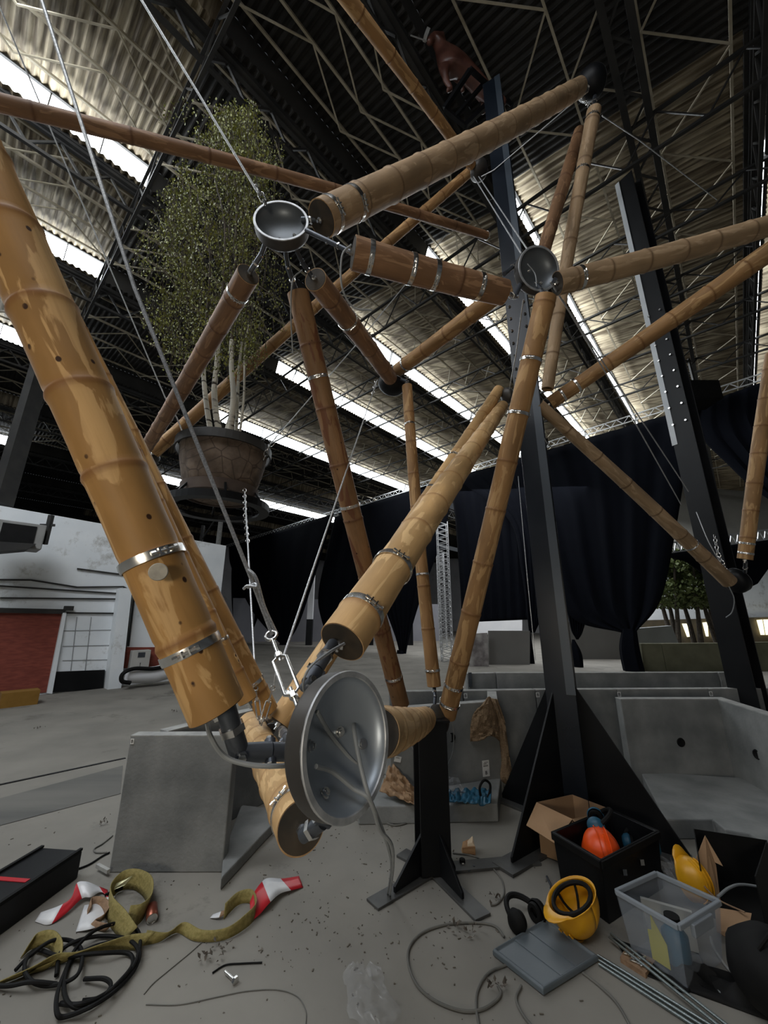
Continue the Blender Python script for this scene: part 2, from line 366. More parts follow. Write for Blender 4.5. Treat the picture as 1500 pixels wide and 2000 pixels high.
for l in (-9, -5, -2.6, 0.9, 6.1, 8.2, 10.2, 12.2, 14.3, 19, 25):      # transverse trusses
    mb = MB(); lattice(mb, R(l, -9, ZV-.18), R(l, 36, ZV-.18), (0, 0, -.75 if l in (0.9, 6.1) else -.45), 42, .05, .022)
    struct(mb.build('trim_%d' % tn, M['lat_dark'], smooth=False), 'dark roof truss crossing the hall'); tn += 1
mb = MB()                        # long twin chord girder up the right half of the roof
lattice(mb, R(-4, -.10, 7.9+H), R(32, .1, 7.9+H), (-UD*.30).to_tuple(), 46, .095, .03)
struct(mb.build('trim_%d' % tn, M['lat_dark'], smooth=False), 'long twin chord girder running up the right half of the roof'); tn += 1
# left wall details: pilaster, doors, lintel, cables
def wq(mb, pts, depth, u=UW, mi=0):
    mb.prism([PU(x, y, u) for x, y in pts], -UD*depth, mi)
brickred = mat('red_brick_door', (.17, .035, .022), (.24, .055, .035), .8, 0, 6, stretch=(1, 1, 5))
mb = MB(); wq(mb, [(-60, 1196), (121, 1199), (96, 1352), (-60, 1364)], .02); d1 = struct(mb.build('door_1', brickred, smooth=False))
mb = MB(); wq(mb, [(-60, 1186), (130, 1190), (121, 1199), (-60, 1196)], .10); struct(mb.build('trim_%d' % tn, M['lat_dark'], smooth=False)); tn += 1
mb = MB(); wq(mb, [(121, 1197), (128, 1197), (100, 1354), (90, 1353)], .12); struct(mb.build('trim_%d' % tn, wallm, smooth=False)); tn += 1
mb = MB(); wq(mb, [(104, 1312), (204, 1308), (200, 1345), (98, 1352)], .06); struct(mb.build('door_2', M['black'], smooth=False), 'low black hatch at the foot of the white wall')
mb = MB(); wq(mb, [(227, 1150), (250, 1150), (228, 1343), (202, 1345)], .35); struct(mb.build('wall_pilaster', wallm, smooth=False))
mb = MB(); wq(mb, [(246, 1264), (312, 1264), (330, 1300), (238, 1305)], .05); struct(mb.build('door_3', brickred, smooth=False), 'small red recess behind the electrical cabinet')
mb = MB()
for (a, b_) in (((-40, 1132), (60, 1133)), ((60, 1133), (150, 1147)), ((150, 1147), (240, 1146)), ((-40, 1142), (240, 1160)), ((128, 1197), (225, 1198)), ((150, 1111), (250, 1124)), ((0, 1168), (230, 1170)), ((250, 1150), (238, 1270)), ((256, 1155), (244, 1270)), ((262, 1160), (250, 1262)), ((240, 1146), (256, 1155))):
    mb.bar(PU(*a, UW)-UD*.03, PU(*b_, UW)-UD*.03, .035)
struct(mb.build('trim_%d' % tn, M['lat_dark'], smooth=False), 'dark service cables strung along the white wall'); tn += 1
mb = MB(); 
for (a, b_) in (((-40, 1205), (0, 1205)),): pass
for y0 in (1232, 1262, 1290): mb.bar(PU(122, y0, UW)-UD*.01, PU(222, y0-2, UW)-UD*.01, .012)
for x0 in (150, 178): mb.bar(PU(x0, 1205, UW)-UD*.01, PU(x0-12, 1310, UW)-UD*.01, .012)
struct(mb.build('trim_%d' % tn, mat('block_joint', (.3, .31, .32)), smooth=False), 'grey joints between the blocks of the infilled doorway'); tn += 1
# ================================================================== background things behind and around the drapes
def lat_tower(name, label, base, top, w, group=None, seg=14, mats=None, wbar=.035):
    t = thing(name, label, 'truss', base, group); base = Vector(base); top = Vector(top); d = (top-base).normalized()
    x = d.cross(Vector((0, 1, .1))).normalized(); y = d.cross(x)
    mb = MB(); c = [x*w/2+y*w/2, -x*w/2+y*w/2, -x*w/2-y*w/2, x*w/2-y*w/2]; O = Vector((0, 0, 0)); T = top-base
    for q in c: mb.bar(q, T+q, wbar)
    mb.build('chord', mats or M['alu'], t, smooth=False)
    mb = MB()
    for i in range(seg):
        for k in range(4):
            a, b_ = c[k], c[(k+1) % 4]
            mb.bar(T*(i/seg)+a, T*((i+.5)/seg)+b_, wbar*.55); mb.bar(T*((i+.5)/seg)+b_, T*((i+1)/seg)+a, wbar*.55)
    mb.build('lattice_bracing', mats or M['alu'], t, smooth=False)
    return t
def gz(p): return Vector((p.x, p.y, 0))
LDR = 15.1
p = PL(868, 1150, 13.6); lat_tower('lighting_tower', 'tall silver lattice tower standing behind the thin upright pole', gz(p), (p.x, p.y, 5.6), .42, seg=22)
p = PL(862, 1150, 20); lat_tower('lighting_tower', 'second silver lattice tower, partly hidden behind the tall one', gz(p), (p.x, p.y, 5.6), .4, seg=16)
p = PL(1153, 1230, 21); lat_tower('lighting_tower', 'grey lattice post between two drape tails right of the big black column', gz(p), (p.x, p.y, 3.2), .5, seg=10, mats=M['conc_edge'])
p = PL(565, 1230, 24); lat_tower('lighting_tower', 'short white lattice mast between the tails of the left drapes', gz(p), (p.x, p.y, 3.4), .4, seg=10)
# drape track truss
a = R(LDR+.1, 32.5, 7.62); b_ = R(LDR+.1, -3.2, 8.72)
mb = MB(); lattice(mb, a-Vector((0, 0, .10)), b_-Vector((0, 0, .10)), (0, 0, .22), 90, .035, .02); tr = tag(mb.build('drape_track_truss', M['alu'], smooth=False), 'long silver truss the black drapes hang from, crossing the hall', 'truss')
def drape(label, left, right, rows=30, cols=36, amp=.045, waves=6, l=LDR, group=None, off=0, tail=None, solid=.02):
    """left / right: lists of (x, y) outline points from the hanging edge down to the tied foot"""
    def along(c, t):
        n = len(c)-1; f = t*n; i = min(int(f), n-1); f -= i; a = c[i]; b_ = c[i+1]
        return (a[0]+(b_[0]-a[0])*f, a[1]+(b_[1]-a[1])*f)
    sm = lambda c: [(p.x, p.y) for p in catmull([Vector((x, y, 0)) for x, y in c], 8)]
    L_, R_ = sm(left), sm(right); g = []
    for i in range(rows+1):
        t = i/rows; A, B = PL(*along(L_, t), l), PL(*along(R_, t), l); w = (B-A).length; row = []
        for j in range(cols+1):
            s = j/cols; k = amp*min(1, .25+t*1.2)*(.5+.5*min(1, w/3))
            row.append(A.lerp(B, s)+LD*(off+k*math.sin(s*waves*2*PI+1.3*math.sin(3*t+off))+.25*amp*math.sin(s*waves*4.4*PI+2*t)))
        g.append(row)
    t_ = thing('stage_drape', label, 'drape', gz(g[0][cols//2]), group); o = t_.location
    mb = MB().grid(g); mb.v = [v-Vector(o) for v in mb.v]; mb.build('cloth', M['drape'], t_, solid=solid)
    if tail:
        g = []; TL, TR = tail
        for i in range(13):
            t = i/12; A, B = PL(*along(sm(TL), t), l), PL(*along(sm(TR), t), l); r_ = (B-A).length/2; c = (A+B)/2
            g.append([c+(-UD*math.cos(a_)*r_+LD*math.sin(a_)*r_*.6)*(1+.13*math.sin(5*a_)) for a_ in [2*PI*k/20 for k in range(21)]])
        mb = MB().grid(g); mb.v = [v-Vector(o) for v in mb.v]; mb.build('tied_tail', M['drape'], t_)
    return t_
drape('big black drape right of the tall column, its hem gathered to one fat tail', [(985, 903), (1035, 1010), (1072, 1130), (1120, 1210), (1215, 1236)], [(1372, 790), (1342, 900), (1320, 1030), (1290, 1170), (1240, 1236)], cols=44, waves=5, amp=.06,
      tail=([(1215, 1228), (1210, 1270), (1222, 1330)], [(1242, 1228), (1248, 1270), (1262, 1330)]))
drape('black drape behind the foot of the tall column, gathered to a thin tail', [(875, 927), (985, 1010), (1010, 1110), (1022, 1200), (1026, 1236)], [(1050, 884), (1065, 1010), (1062, 1110), (1050, 1200), (1038, 1236)], off=.35,
      tail=([(1030, 1235), (1022, 1270), (1035, 1330)], [(1036, 1235), (1040, 1270), (1048, 1330)]))
drape('small black drape point hanging between the tall column and the big drape', [(1060, 883), (1078, 1040), (1092, 1150), (1105, 1225), (1117, 1250)], [(1140, 868), (1150, 1040), (1140, 1180), (1130, 1232), (1121, 1250)], off=.5,
      tail=([(1117, 1249), (1116, 1280), (1128, 1330)], [(1122, 1249), (1136, 1280), (1140, 1330)]))
drape('wide black drape between the upright poles and the column, cut square below', [(860, 935), (868, 1000), (875, 1100), (880, 1180), (880, 1216)], [(1010, 897), (1015, 960), (1020, 1050), (1022, 1140), (1020, 1210)], off=.9, waves=8)
drape('black drape narrowing to a point behind the lattice tower', [(655, 1000), (690, 1060), (730, 1150), (765, 1240), (778, 1290)], [(885, 925), (862, 1040), (822, 1150), (795, 1240), (784, 1300)], off=.2,
      tail=([(776, 1270), (774, 1290), (770, 1310)], [(786, 1270), (790, 1290), (796, 1315)]))
drape('black drape hanging in a narrow strip behind the red-brown pole', [(640, 1006), (622, 1080), (606, 1160), (612, 1210), (640, 1290)], [(760, 970), (755, 1060), (740, 1150), (715, 1220), (690, 1300)], off=.6, waves=5)
drape('leftmost large black drape gathered to a tail behind the turnbuckles', [(447, 1068), (452, 1110), (490, 1190), (530, 1240), (548, 1258)], [(652, 1003), (634, 1060), (606, 1150), (580, 1225), (558, 1258)], waves=6,
      tail=([(548, 1257), (542, 1290), (548, 1345)], [(557, 1257), (562, 1290), (566, 1345)]))
drape('black drape at the far left end beside the white wall', [(440, 1072), (436, 1120), (436, 1180), (440, 1215), (452, 1240)], [(520, 1044), (515, 1100), (500, 1160), (485, 1210), (470, 1250)], off=.7, waves=4)
drape('black drape at the right edge with a diagonal lower hem', [(1362, 792), (1368, 850), (1420, 905), (1480, 960), (1560, 1010)], [(1700, 670), (1700, 740), (1700, 850), (1700, 960), (1700, 1100)], waves=8, cols=50)
# lower truss and short drape beyond column two
a, b_ = FY(1290, 1082, 15), FY(1640, 1034, 15); t = thing('drape_track_truss', 'low silver truss crossing behind the right-hand black column', 'truss', gz(a))
mb = MB(); lattice(mb, a-Vector(t.location), b_-Vector(t.location), (0, 0, .38), 26, .05, .035); mb.build('lattice_frame', M['alu'], t, smooth=False)
mb = MB(); mb.prism([FY(x, y, 15.2) for x, y in ((1285, 1082), (1420, 1064), (1640, 1034), (1640, 1110), (1500, 1112), (1480, 1140), (1455, 1152), (1430, 1150), (1400, 1138), (1340, 1096))], (0, .06, 0))
tag(mb.build('stage_drape', M['drape'], smooth=False), 'short black swag hung from the low truss behind the right-hand column', 'drape')
# far right: rendered gable, white wall, lit windows, concrete upstand, trees
mb = MB(); mb.prism([FY(x, y, 24) for x, y in ((1200, 950), (1420, 935), (1700, 930), (1700, 1075), (1200, 1100))], (0, .4, 0)); struct(mb.build('wall_gable', mat('grey_render', (.30, .295, .27), (.36, .35, .32), .9, 0, .8), smooth=False))
mb = MB(); mb.prism([FY(x, y, 25) for x, y in ((1190, 1100), (1700, 1100), (1700, 1212), (1190, 1216))], (0, .4, 0)); struct(mb.build('wall_right_far', wallm, smooth=False))
mb = MB(); mb.prism([FY(x, y, 24.6) for x, y in ((1240, 1212), (1700, 1200), (1700, 1330), (1240, 1330))], (0, .3, 0)); struct(mb.build('wall_shutters', mat('dark_shutters', (.05, .04, .025), (.09, .07, .04), .8, 0, 2), smooth=False))
lit = mat('lit_window', (.8, .75, .5), emit=((1.0, .90, .55), 1.4))
for pts in (((1333, 1218), (1341, 1218), (1350, 1243), (1343, 1244)), ((1373, 1216), (1382, 1215), (1384, 1243), (1380, 1243)), ((1385, 1215), (1396, 1214), (1401, 1244), (1392, 1244)), ((1479, 1211), (1489, 1210), (1494, 1240), (1487, 1240)), ((1492, 1210), (1530, 1209), (1530, 1239), (1497, 1240))):
    mb = MB(); mb.prism([FY(x, y, 24.4) for x, y in pts], (0, .05, 0)); struct(mb.build('window_%d' % wn, lit, smooth=False)); wn += 1
def panel(name, label, cat, pts, fwd, m, depth=.15, struct_=False):
    mb = MB(); mb.prism([FY(x, y, fwd) for x, y in pts], (0, depth, 0)); o = mb.build(name, m, smooth=False)
    return struct(o, label) if struct_ else tag(o, label, cat)
greyp = mat('grey_hoarding', (.20, .20, .225), (.24, .24, .265), .7, 0, .7)
greyb = mat('grey_screen', (.15, .145, .135), (.18, .175, .165), .8, 0, .7)
whitep = mat('white_panel', (.62, .63, .65), (.70, .70, .71), .7, 0, 1)
panel('hoarding_panel', 'long lilac grey hoarding far behind the turnbuckles', 'hoarding', ((455, 1168), (700, 1172), (700, 1302), (455, 1320)), 30, greyp)
panel('hoarding_panel', 'lilac grey hoarding between the big pale pole and the red-brown pole', 'hoarding', ((702, 1180), (860, 1180), (860, 1300), (702, 1300)), 31, greyp)
panel('grey_screen', 'plain grey screen standing behind the block row, left of the big column', 'screen', ((955, 1232), (1035, 1232), (1035, 1312), (955, 1312)), 15, greyb)
panel('grey_screen', 'plain grey screen seen right of the big column behind the small drape tail', 'screen', ((1105, 1215), (1215, 1220), (1215, 1330), (1105, 1330)), 17, greyb)
panel('white_container', 'white site container with open front behind the hoarding gap', 'container', ((925, 1214), (1020, 1210), (1020, 1236), (925, 1240)), 28, whitep)
panel('weathered_board', 'blotchy pale board standing between the slanting pole and the grey screen', 'board', ((918, 1238), (952, 1236), (955, 1306), (915, 1306)), 14.5, mat('blotchy', (.42, .40, .38), (.16, .14, .14), .9, 0, 3))
for x in (606, 724, 800): 
    mb = MB(); c = FY(x, 1200, 26); mb.bar((c.x, c.y, 1.3), (c.x, c.y, 5.5), .35, mi=0); mb.bar((c.x, c.y, 0), (c.x, c.y, 1.6), .38, mi=1)
    struct(mb.build('wall_post', [whitep, M['black']], smooth=False), 'white hall post with black foot')
panel('concrete_block', 'pale low barrier block far off between the big dish and the red-brown pole', 'block', ((690, 1299), (740, 1297), (742, 1322), (692, 1326)), 15.5, M['conc_edge'], .5)
panel('concrete_block', 'mossy low barrier block far off just above the big dish', 'block', ((632, 1303), (688, 1300), (690, 1328), (634, 1332)), 15.2, M['olive'], .5)
def slabrow(name, label, pts, fwd, m): return panel(name, label, 'wall element', pts, fwd, m, .25)
slabrow('concrete_upstand', 'olive stained concrete upstand, left length, beyond the block rows', ((1252, 1257), (1291, 1257), (1302, 1314), (1258, 1314)), 13.2, M['olive'])
slabrow('concrete_upstand', 'long olive stained concrete upstand below the indoor trees', ((1292, 1257), (1436, 1256), (1442, 1314), (1303, 1314)), 13.2, M['olive'])
slabrow('concrete_upstand', 'stained concrete upstand right of the far black column', ((1466, 1255), (1640, 1252), (1650, 1316), (1478, 1316)), 13.2, M['olive'])
slabrow('concrete_upstand', 'pale grey slabs with white end left of the indoor trees', ((1238, 1228), (1312, 1222), (1326, 1258), (1246, 1258)), 14.5, mat('pale_slab', (.36, .38, .39), (.42, .44, .45), .8, 0, 2))
M['leaf'] = mat('birch_leaf', (.26, .27, .05), (.13, .15, .03), .5, 0, 6)
M['leaf2'] = mat('tree_leaf', (.16, .20, .06), (.08, .11, .035), .6, 0, 4)
def tree(label, base, h, spread, trunks, nl, seed, leaf, leafsize, barkm, lean=.1, name='indoor_tree', crown0=.35, droop=.0, parent_pos=True):
    rnd = random.Random(seed); t = thing(name, label, 'tree', base)
    for k in range(trunks):
        mb = MB(); a = 2*PI*k/trunks+rnd.random(); x0 = Vector((math.cos(a), math.sin(a), 0))*spread*.12
        x1 = Vector((math.cos(a), math.sin(a), 0))*spread*(.35+.3*rnd.random()); pts = [x0, x0.lerp(x1, .3)+Vector((rnd.uniform(-.1, .1), 0, h*.3))*1, x0.lerp(x1, .6)+Vector((0, 0, h*.6)), x1+Vector((0, 0, h*.92))]
        pts = catmull(pts, 5); n = len(pts); mb.tube(pts, [h*.026*(1-.75*i/n) for i in range(n)], 8); mb.build('trunk', barkm, t)
    mb = MB()
    for i in range(nl):
        zt = crown0+(1-crown0)*rnd.random()**.8; rr = spread*(.3+.7*math.sin(PI*min(1, (zt-crown0)/(1-crown0)*.8+.15)))*math.sqrt(rnd.random()); a = rnd.random()*2*PI
        c = Vector((math.cos(a)*rr, math.sin(a)*rr, h*zt-droop*rr))
        if noise.noise(c*1.6) < -.15: continue
        s = leafsize*rnd.uniform(.6, 1.3); q = Matrix.Rotation(rnd.random()*6, 3, 'Z') @ Matrix.Rotation(rnd.uniform(.4, 1.5), 3, 'X')
        mb.add([c+q @ Vector(v)*s for v in ((0, 0, 0), (.45, .5, .05), (0, 1.1, 0), (-.45, .5, .05))], [(0, 1, 2, 3)])
    f = mb.build('foliage', leaf, t, smooth=False); f['kind'] = 'stuff'
    return t
for i, (x, lab) in enumerate(((1318, 'left indoor tree with leaning dark trunks beyond the olive upstand'), (1362, 'middle indoor tree whose crown meets the black swag'), (1405, 'right indoor tree half hidden by the far black column'))):
    c = FY(x, 1250, 17); tree(lab, (c.x, c.y, .6), 3.9, 1.05, 3, 3800, 20+i, M['leaf2'], .15, M['bark2'], crown0=.35)
# ================================================================== CONCRETE ELEMENTS
def conc_L(label, pts_base, h=.8, th=.10, stickers=(), foot=None, name='retaining_element', mats=None, holes=()):
    """pts_base: plan polyline (outer face) of the upright; foot: plan polygon of the slab"""
    o = Vector((pts_base[0].x, pts_base[0].y, 0)); t = thing(name, label, 'concrete block', o)
    mb = MB(); pb = [Vector((p.x, p.y, 0))-o for p in pts_base]
    n = len(pb); off = []
    for i in range(n):
        d1 = (pb[i]-pb[i-1]).normalized() if i else (pb[1]-pb[0]).normalized(); d2 = (pb[i+1]-pb[i]).normalized() if i < n-1 else d1
        a = Vector((-d1.y, d1.x, 0)); b_ = Vector((-d2.y, d2.x, 0)); m_ = (a+b_).normalized(); off.append(m_*th/max(.3, m_.dot(a)))
    for i in range(n-1):
        a, b_ = pb[i], pb[i+1]; c, d = b_+off[i+1], a+off[i]; Z = Vector((0, 0, h)); z1 = Z*.985
        mb.hexa([a, b_, c, d], [a+Z, b_+Z, c+Z, d+Z])
    mb.build('upright', mats or M['conc'], t, smooth=False, bevel=.008)
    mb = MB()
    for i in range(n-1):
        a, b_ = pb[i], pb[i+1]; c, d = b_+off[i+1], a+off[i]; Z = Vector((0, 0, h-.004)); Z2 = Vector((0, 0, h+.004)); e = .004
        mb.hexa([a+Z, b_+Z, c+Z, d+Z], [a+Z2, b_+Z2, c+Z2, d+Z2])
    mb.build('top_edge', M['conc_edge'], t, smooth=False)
    if foot:
        mb = MB(); f = [Vector((p.x, p.y, 0))-o for p in foot]; mb.prism(f, (0, 0, .13)); mb.build('foot_slab', M['conc'], t, smooth=False, bevel=.01)
    for k, hp in enumerate(holes):
        c, nrm = hp; mb = MB(); rot = nrm.to_track_quat('Z', 'Y').to_matrix(); mb.lathe([(0, .002), (.028, .002), (.034, .006), (.040, .004), (.044, -.004)], 16, 0, c-o, rot); mb.build('socket', M['rubber'], t)
    return t
def text_curve(s, size, loc, rot, name='letter', m=None, parent=None, depth=.0006):
    c = bpy.data.curves.new(name, 'FONT'); c.body = s; c.size = size; c.extrude = depth; c.align_x = 'CENTER'; c.align_y = 'CENTER'; c.offset = size*.012
    o = bpy.data.objects.new(name, c); COL.objects.link(o)
    dg = bpy.context.evaluated_depsgraph_get(); me = bpy.data.meshes.new_from_object(o.evaluated_get(dg)); bpy.data.objects.remove(o); bpy.data.curves.remove(c)
    ob = bpy.data.objects.new(name, me); me.materials.clear(); me.materials.append(m or M['ink']); COL.objects.link(ob)
    ob.matrix_world = Matrix.Translation(loc) @ rot.to_4x4()
    if parent: ob.parent = parent; ob.matrix_parent_inverse = Matrix.Translation(parent.location).inverted()
    return ob
def sticker(label, c, right, up, w, h, letter='B', lsize=None, barcode=False):
    right = right.normalized(); nrm = right.cross(up).normalized(); up = nrm.cross(right).normalized()
    rot = Matrix((right, up, nrm)).transposed(); t = thing('sticker_label', label, 'sticker', c)
    MB().box((0, 0, 0), w, h, .002, rot).build('paper', M['white'], t, smooth=False)
    if letter: text_curve(letter, lsize or h*.85, Vector(c)+nrm*.0014-(up*h*.28 if barcode else up*0), rot, 'printed_letter', parent=t)
    if barcode:
        mb = MB(); x = -w*.36
        for i in range(14):
            ww = w*(.02+.02*((i*7) % 3)); mb.box(right*x+up*h*.16+nrm*.0013, ww*.6, h*.10, .001, rot); x += ww+w*.012
        mb.box(right*(-w*.12)+up*h*.29+nrm*.0013, w*.45, h*.035, .001, rot); mb.box(right*(w*.05)+up*h*.38+nrm*.0013, w*.55, h*.03, .001, rot)
        mb.build('printed_lines', M['ink'], t, smooth=False)
    return t
HB = .8
# near left element
A = G(252, 1440, HB); A = Vector((A.x, A.y, 0)); B = G(452, 1428, HB); B.z = 0; C = G(500, 1374, HB); C.z = 0
bl = G(215, 1700); br = G(428, 1729)
A = (A+bl)/2; A.z = 0; B = Vector(((B.x+br.x)/2, (B.y+br.y)/2, 0))
th = .10
t = conc_L('grey concrete retaining element nearest on the left, wrapped-pole end in front of it', [A, B+Vector((.02, 0, 0))], h=HB)
t2 = conc_L('grey concrete element behind the nearest left one, seen as a raking top edge', [C+Vector((.55, .7, 0)), A+Vector((.12, .16, 0))], h=HB)
mb = MB(); f = [B+Vector((-.02, .1, 0)), br+Vector((.03, -.06, 0)), G(512, 1650), G(560, 1600), G(470, 1590)]
f = [Vector((p.x, p.y, 0)) for p in f]; tag(mb.prism(f, (0, 0, .07)).build('foot_slab_strip', M['conc'], smooth=False, bevel=.01), 'low grey concrete slab on the floor right of the nearest left element', 'concrete slab')
d = (B-A).normalized()
sticker('small B sticker on the top corner of the nearest left concrete element', A+d*.022+Vector((0, 0, HB-.032))-Vector((d.y*-1, d.x, 0))*.004, d, Vector((0, 0, 1)), .024, .034)
# near middle element (burlap hangs on it)
def GB(x, y, h=HB): p = G(x, y, h); p.z = 0; return p
a, b_ = GB(762, 1386), GB(968, 1370)
mid_y = (a+b_)/2
t = conc_L('grey concrete element behind the black stand, brown burlap hung over its corner', [a, b_+Vector((.02, 0, 0)), b_+Vector((.16, .55, 0))], foot=[G(700, 1612), G(974, 1606), G(974, 1560)+Vector((.06, .1, 0)), G(700, 1540)], holes=((G(874, 1462, HB).lerp(a.lerp(b_, .54)+Vector((0, 0, .52)), 1.0), Vector((0, -1, 0))),))
fa = a; fb = b_
def onface(x, y, a, b_, eps=.004):
    n = (b_-a).cross(Vector((0, 0, 1))).normalized(); r = ray(x, y); tt = (a-CAM).dot(n)/r.dot(n); p = CAM+r*tt
    if n.dot(CAM-a) < 0: n = -n
    return p+n*eps
dr = (b_-a).normalized()
sticker('white paper sticker with barcode and a letter B low on the burlap block', onface(948, 1500, a, b_, .010), dr, Vector((0, 0, 1)), .075, .135, 'B', .042, True)
sticker('tilted white barcode sticker on the block just right of the big dish', onface(776, 1482, a, b_, .010), dr+Vector((0, 0, -.25)), Vector((0, 0, 1)), .065, .045, None, None, True)
# middle row
row_x = [(760, 1352), (905, 1350), (1046, 1348), (1205, 1347), (1384, 1346), (1560, 1345)]
stk = ['', 'block behind the burlap cloth', 'block crossed by the big black column', 'block just right of the big column', 'block at the right edge of the view']
labs = ['middle row concrete element left of the slanting pole foot', 'middle row concrete element behind the burlap', 'middle row concrete element crossed by the big black column', 'middle row concrete element right of the column, partly behind the corner element', 'middle row concrete element at the right edge of the view']
for i in range(5):
    a, b_ = GB(*row_x[i]), GB(*row_x[i+1]); g = (b_-a).normalized()*.006
    conc_L(labs[i], [a+g, b_-g], foot=None)
    if i: sticker('small B sticker on the ' + stk[i], onface(row_x[i][0]+4 if i > 1 else 909, row_x[i][1]+9, a, b_), (b_-a), Vector((0, 0, 1)), .042, .052)
# back row
a, b_, c = GB(912, 1316), GB(970, 1315), GB(1437, 1314)
conc_L('back row concrete element, its left end by the slanting pole', [a, b_-Vector((.02, 0, 0))])
conc_L('long back row concrete element beyond the middle row', [b_, c-Vector((.28, 0, 0))])
conc_L('pale upright concrete end piece at the right of the back row', [c-Vector((.26, 0, 0)), c], mats=M['conc_edge'])
mb = MB(); q = onface(918, 1327, a, b_, .01); mb.box(q, .05, .02, .2); tag(mb.build('steel_bracket', M['gun'], smooth=False), 'small grey steel bracket on the left end of the back row', 'bracket')
# right corner element
a, b_ = GB(1212, 1366), GB(1402, 1366); c = GB(1545, 1412)
t = conc_L('near right concrete corner element, open toward the boxes', [c, b_, a][::-1], foot=None, holes=((onface(1330, 1450, a, b_, .0), Vector((0, -1, 0))), (onface(1479, 1474, b_, c, .0), Vector((-1, -.1, 0)))))
f = [G(1255, 1535), G(1305, 1640), G(1400, 1640), G(1425, 1662), G(1475, 1672), G(1560, 1730), G(1600, 1560)]
mb = MB(); mb.prism([Vector((p.x, p.y, .0)) for p in f], (0, 0, .13)); mb.build('foot_slab', M['conc'], t, smooth=False, bevel=.01).location = -Vector(t.location)
# ================================================================== STEEL COLUMNS
def ibeam(mb, base, z0, z1, w, dpt, ang, tw=.018):
    rot = Matrix.Rotation(ang, 3, 'Z'); X = rot @ Vector((1, 0, 0)); Y = rot @ Vector((0, 1, 0)); b = Vector(base)
    for s in (-1, 1): 
        c = b+Y*s*(dpt/2-tw/2); q = lambda z: [c+X*i*w/2+Y*j*tw/2+Vector((0, 0, z)) for i, j in ((-1, -1), (1, -1), (1, 1), (-1, 1))]; mb.hexa(q(z0), q(z1))
    q = lambda z: [b+X*i*tw/2+Y*j*(dpt/2-tw)+Vector((0, 0, z)) for i, j in ((-1, -1), (1, -1), (1, 1), (-1, 1))]; mb.hexa(q(z0), q(z1))
def column(name, label, base, top, w, dpt, ang, m, fins=None, cat='column', finh=None, arms=None, armw=.16, armh=.02):
    t = thing(name, label, cat, (base[0], base[1], 0)); o = Vector((0, 0, 0))
    mb = MB(); ibeam(mb, o, .02, top, w, dpt, ang); mb.build('shaft', m, t, smooth=False, bevel=.003)
    if arms:
        for i, e in enumerate(arms):
            e = Vector((e.x, e.y, 0))-Vector((base[0], base[1], 0)); d = e.normalized(); s = Vector((-d.y, d.x, 0))*armw/2
            MB().hexa([-s+d*.02, s+d*.02, e+s, e-s], [p+Vector((0, 0, armh+.0009*i)) for p in (-s+d*.02, s+d*.02, e+s, e-s)]).build('base_arm', M['lidsteel'], t, smooth=False, bevel=.002)
    if fins:
        for (e, hh, f0) in fins:
            e = Vector((e.x, e.y, 0))-Vector((base[0], base[1], 0)); d = e.normalized(); s = Vector((-d.y, d.x, 0))*.008
            p = [d*.03+Vector((0, 0, .02)), e+Vector((0, 0, .02)), e+Vector((0, 0, .05)), d*f0+Vector((0, 0, hh)), d*.03+Vector((0, 0, hh))]
            MB().prism([q-s for q in p], s*2).build('gusset_fin', M['black'], t, smooth=False, bevel=.002)
    return t
M['lidsteel'] = mat('flat_bar_steel', (.055, .055, .055), (.085, .085, .082), .55, .3, 7)
C1 = (1.53, 3.60)
e1, e2, e3, e4 = G(1000, 1692), G(982, 1562), G(1352, 1688), Vector((2.2, 4.1, 0))
z1410 = 1.6-.155*3.6
col1 = column('steel_column', 'tall blue-black steel column on a finned foot, right of centre', C1, 8.75, .23, .26, math.radians(-28), M['bluesteel'],
       fins=[(e1, z1410, .12), (e2, z1410, .12), (e3, z1410, .12), (e4, z1410, .12)], arms=[e1+(e1-Vector((*C1, 0))).normalized()*.1, e2, e3, e4], armw=.17)
rz_ = Matrix.Rotation(math.radians(-28), 3, 'Z')
mb = MB(); q_ = lambda z: [rz_ @ Vector((x, y, z)) for x, y in ((.045, -.140), (.117, -.140), (.117, -.131), (.045, -.131))]; mb.hexa(q_(1.0), q_(8.74)); mb.build('painted_lit_edge', M['litedge_blue'], col1, smooth=False)  # added strip, coloured lighter to paint the lit right flank
mb = MB()
for k in range(9):
    for sx in (-1, 1):
        z = 4.15+k*.16-(.0 if k < 9 else 0); p = Matrix.Rotation(math.radians(-28), 3, 'Z') @ Vector((sx*.075, -.145, z)); mb.lathe([(0, .012), (.014, .012), (.014, -.01)], 6, 0, p, Vector((0, -1, 0)).to_track_quat('Z', 'Y').to_matrix())
mb.build('splice_bolt_rows', M['chrome'], col1)
MB().box(Matrix.Rotation(math.radians(-28), 3, 'Z') @ Vector((0, -.137, 4.8)), .19, .012, 1.5, Matrix.Rotation(math.radians(-28), 3, 'Z')).build('splice_plate', M['bluesteel'], col1, smooth=False)
r_ = ray(1455, 1330); f_ = 5.0; C2 = (r_.x/r_.y*f_, f_)
col2 = column('steel_column', 'second tall black steel column with a lit left edge, at the right', C2, 9.1, .27, .28, math.radians(-62), M['black'])
rz_ = Matrix.Rotation(math.radians(-62), 3, 'Z')
mb = MB(); q_ = lambda z: [rz_ @ Vector((x, y, z)) for x, y in ((-.150, -.150), (-.080, -.150), (-.080, -.141), (-.150, -.141))]; mb.hexa(q_(4.0), q_(9.1)); mb.build('painted_lit_edge', M['litedge_pale'], col2, smooth=False)  # added pale strip that paints the lit edge of the black steel
mb = MB(); rr = Matrix.Rotation(math.radians(-62), 3, 'Z')
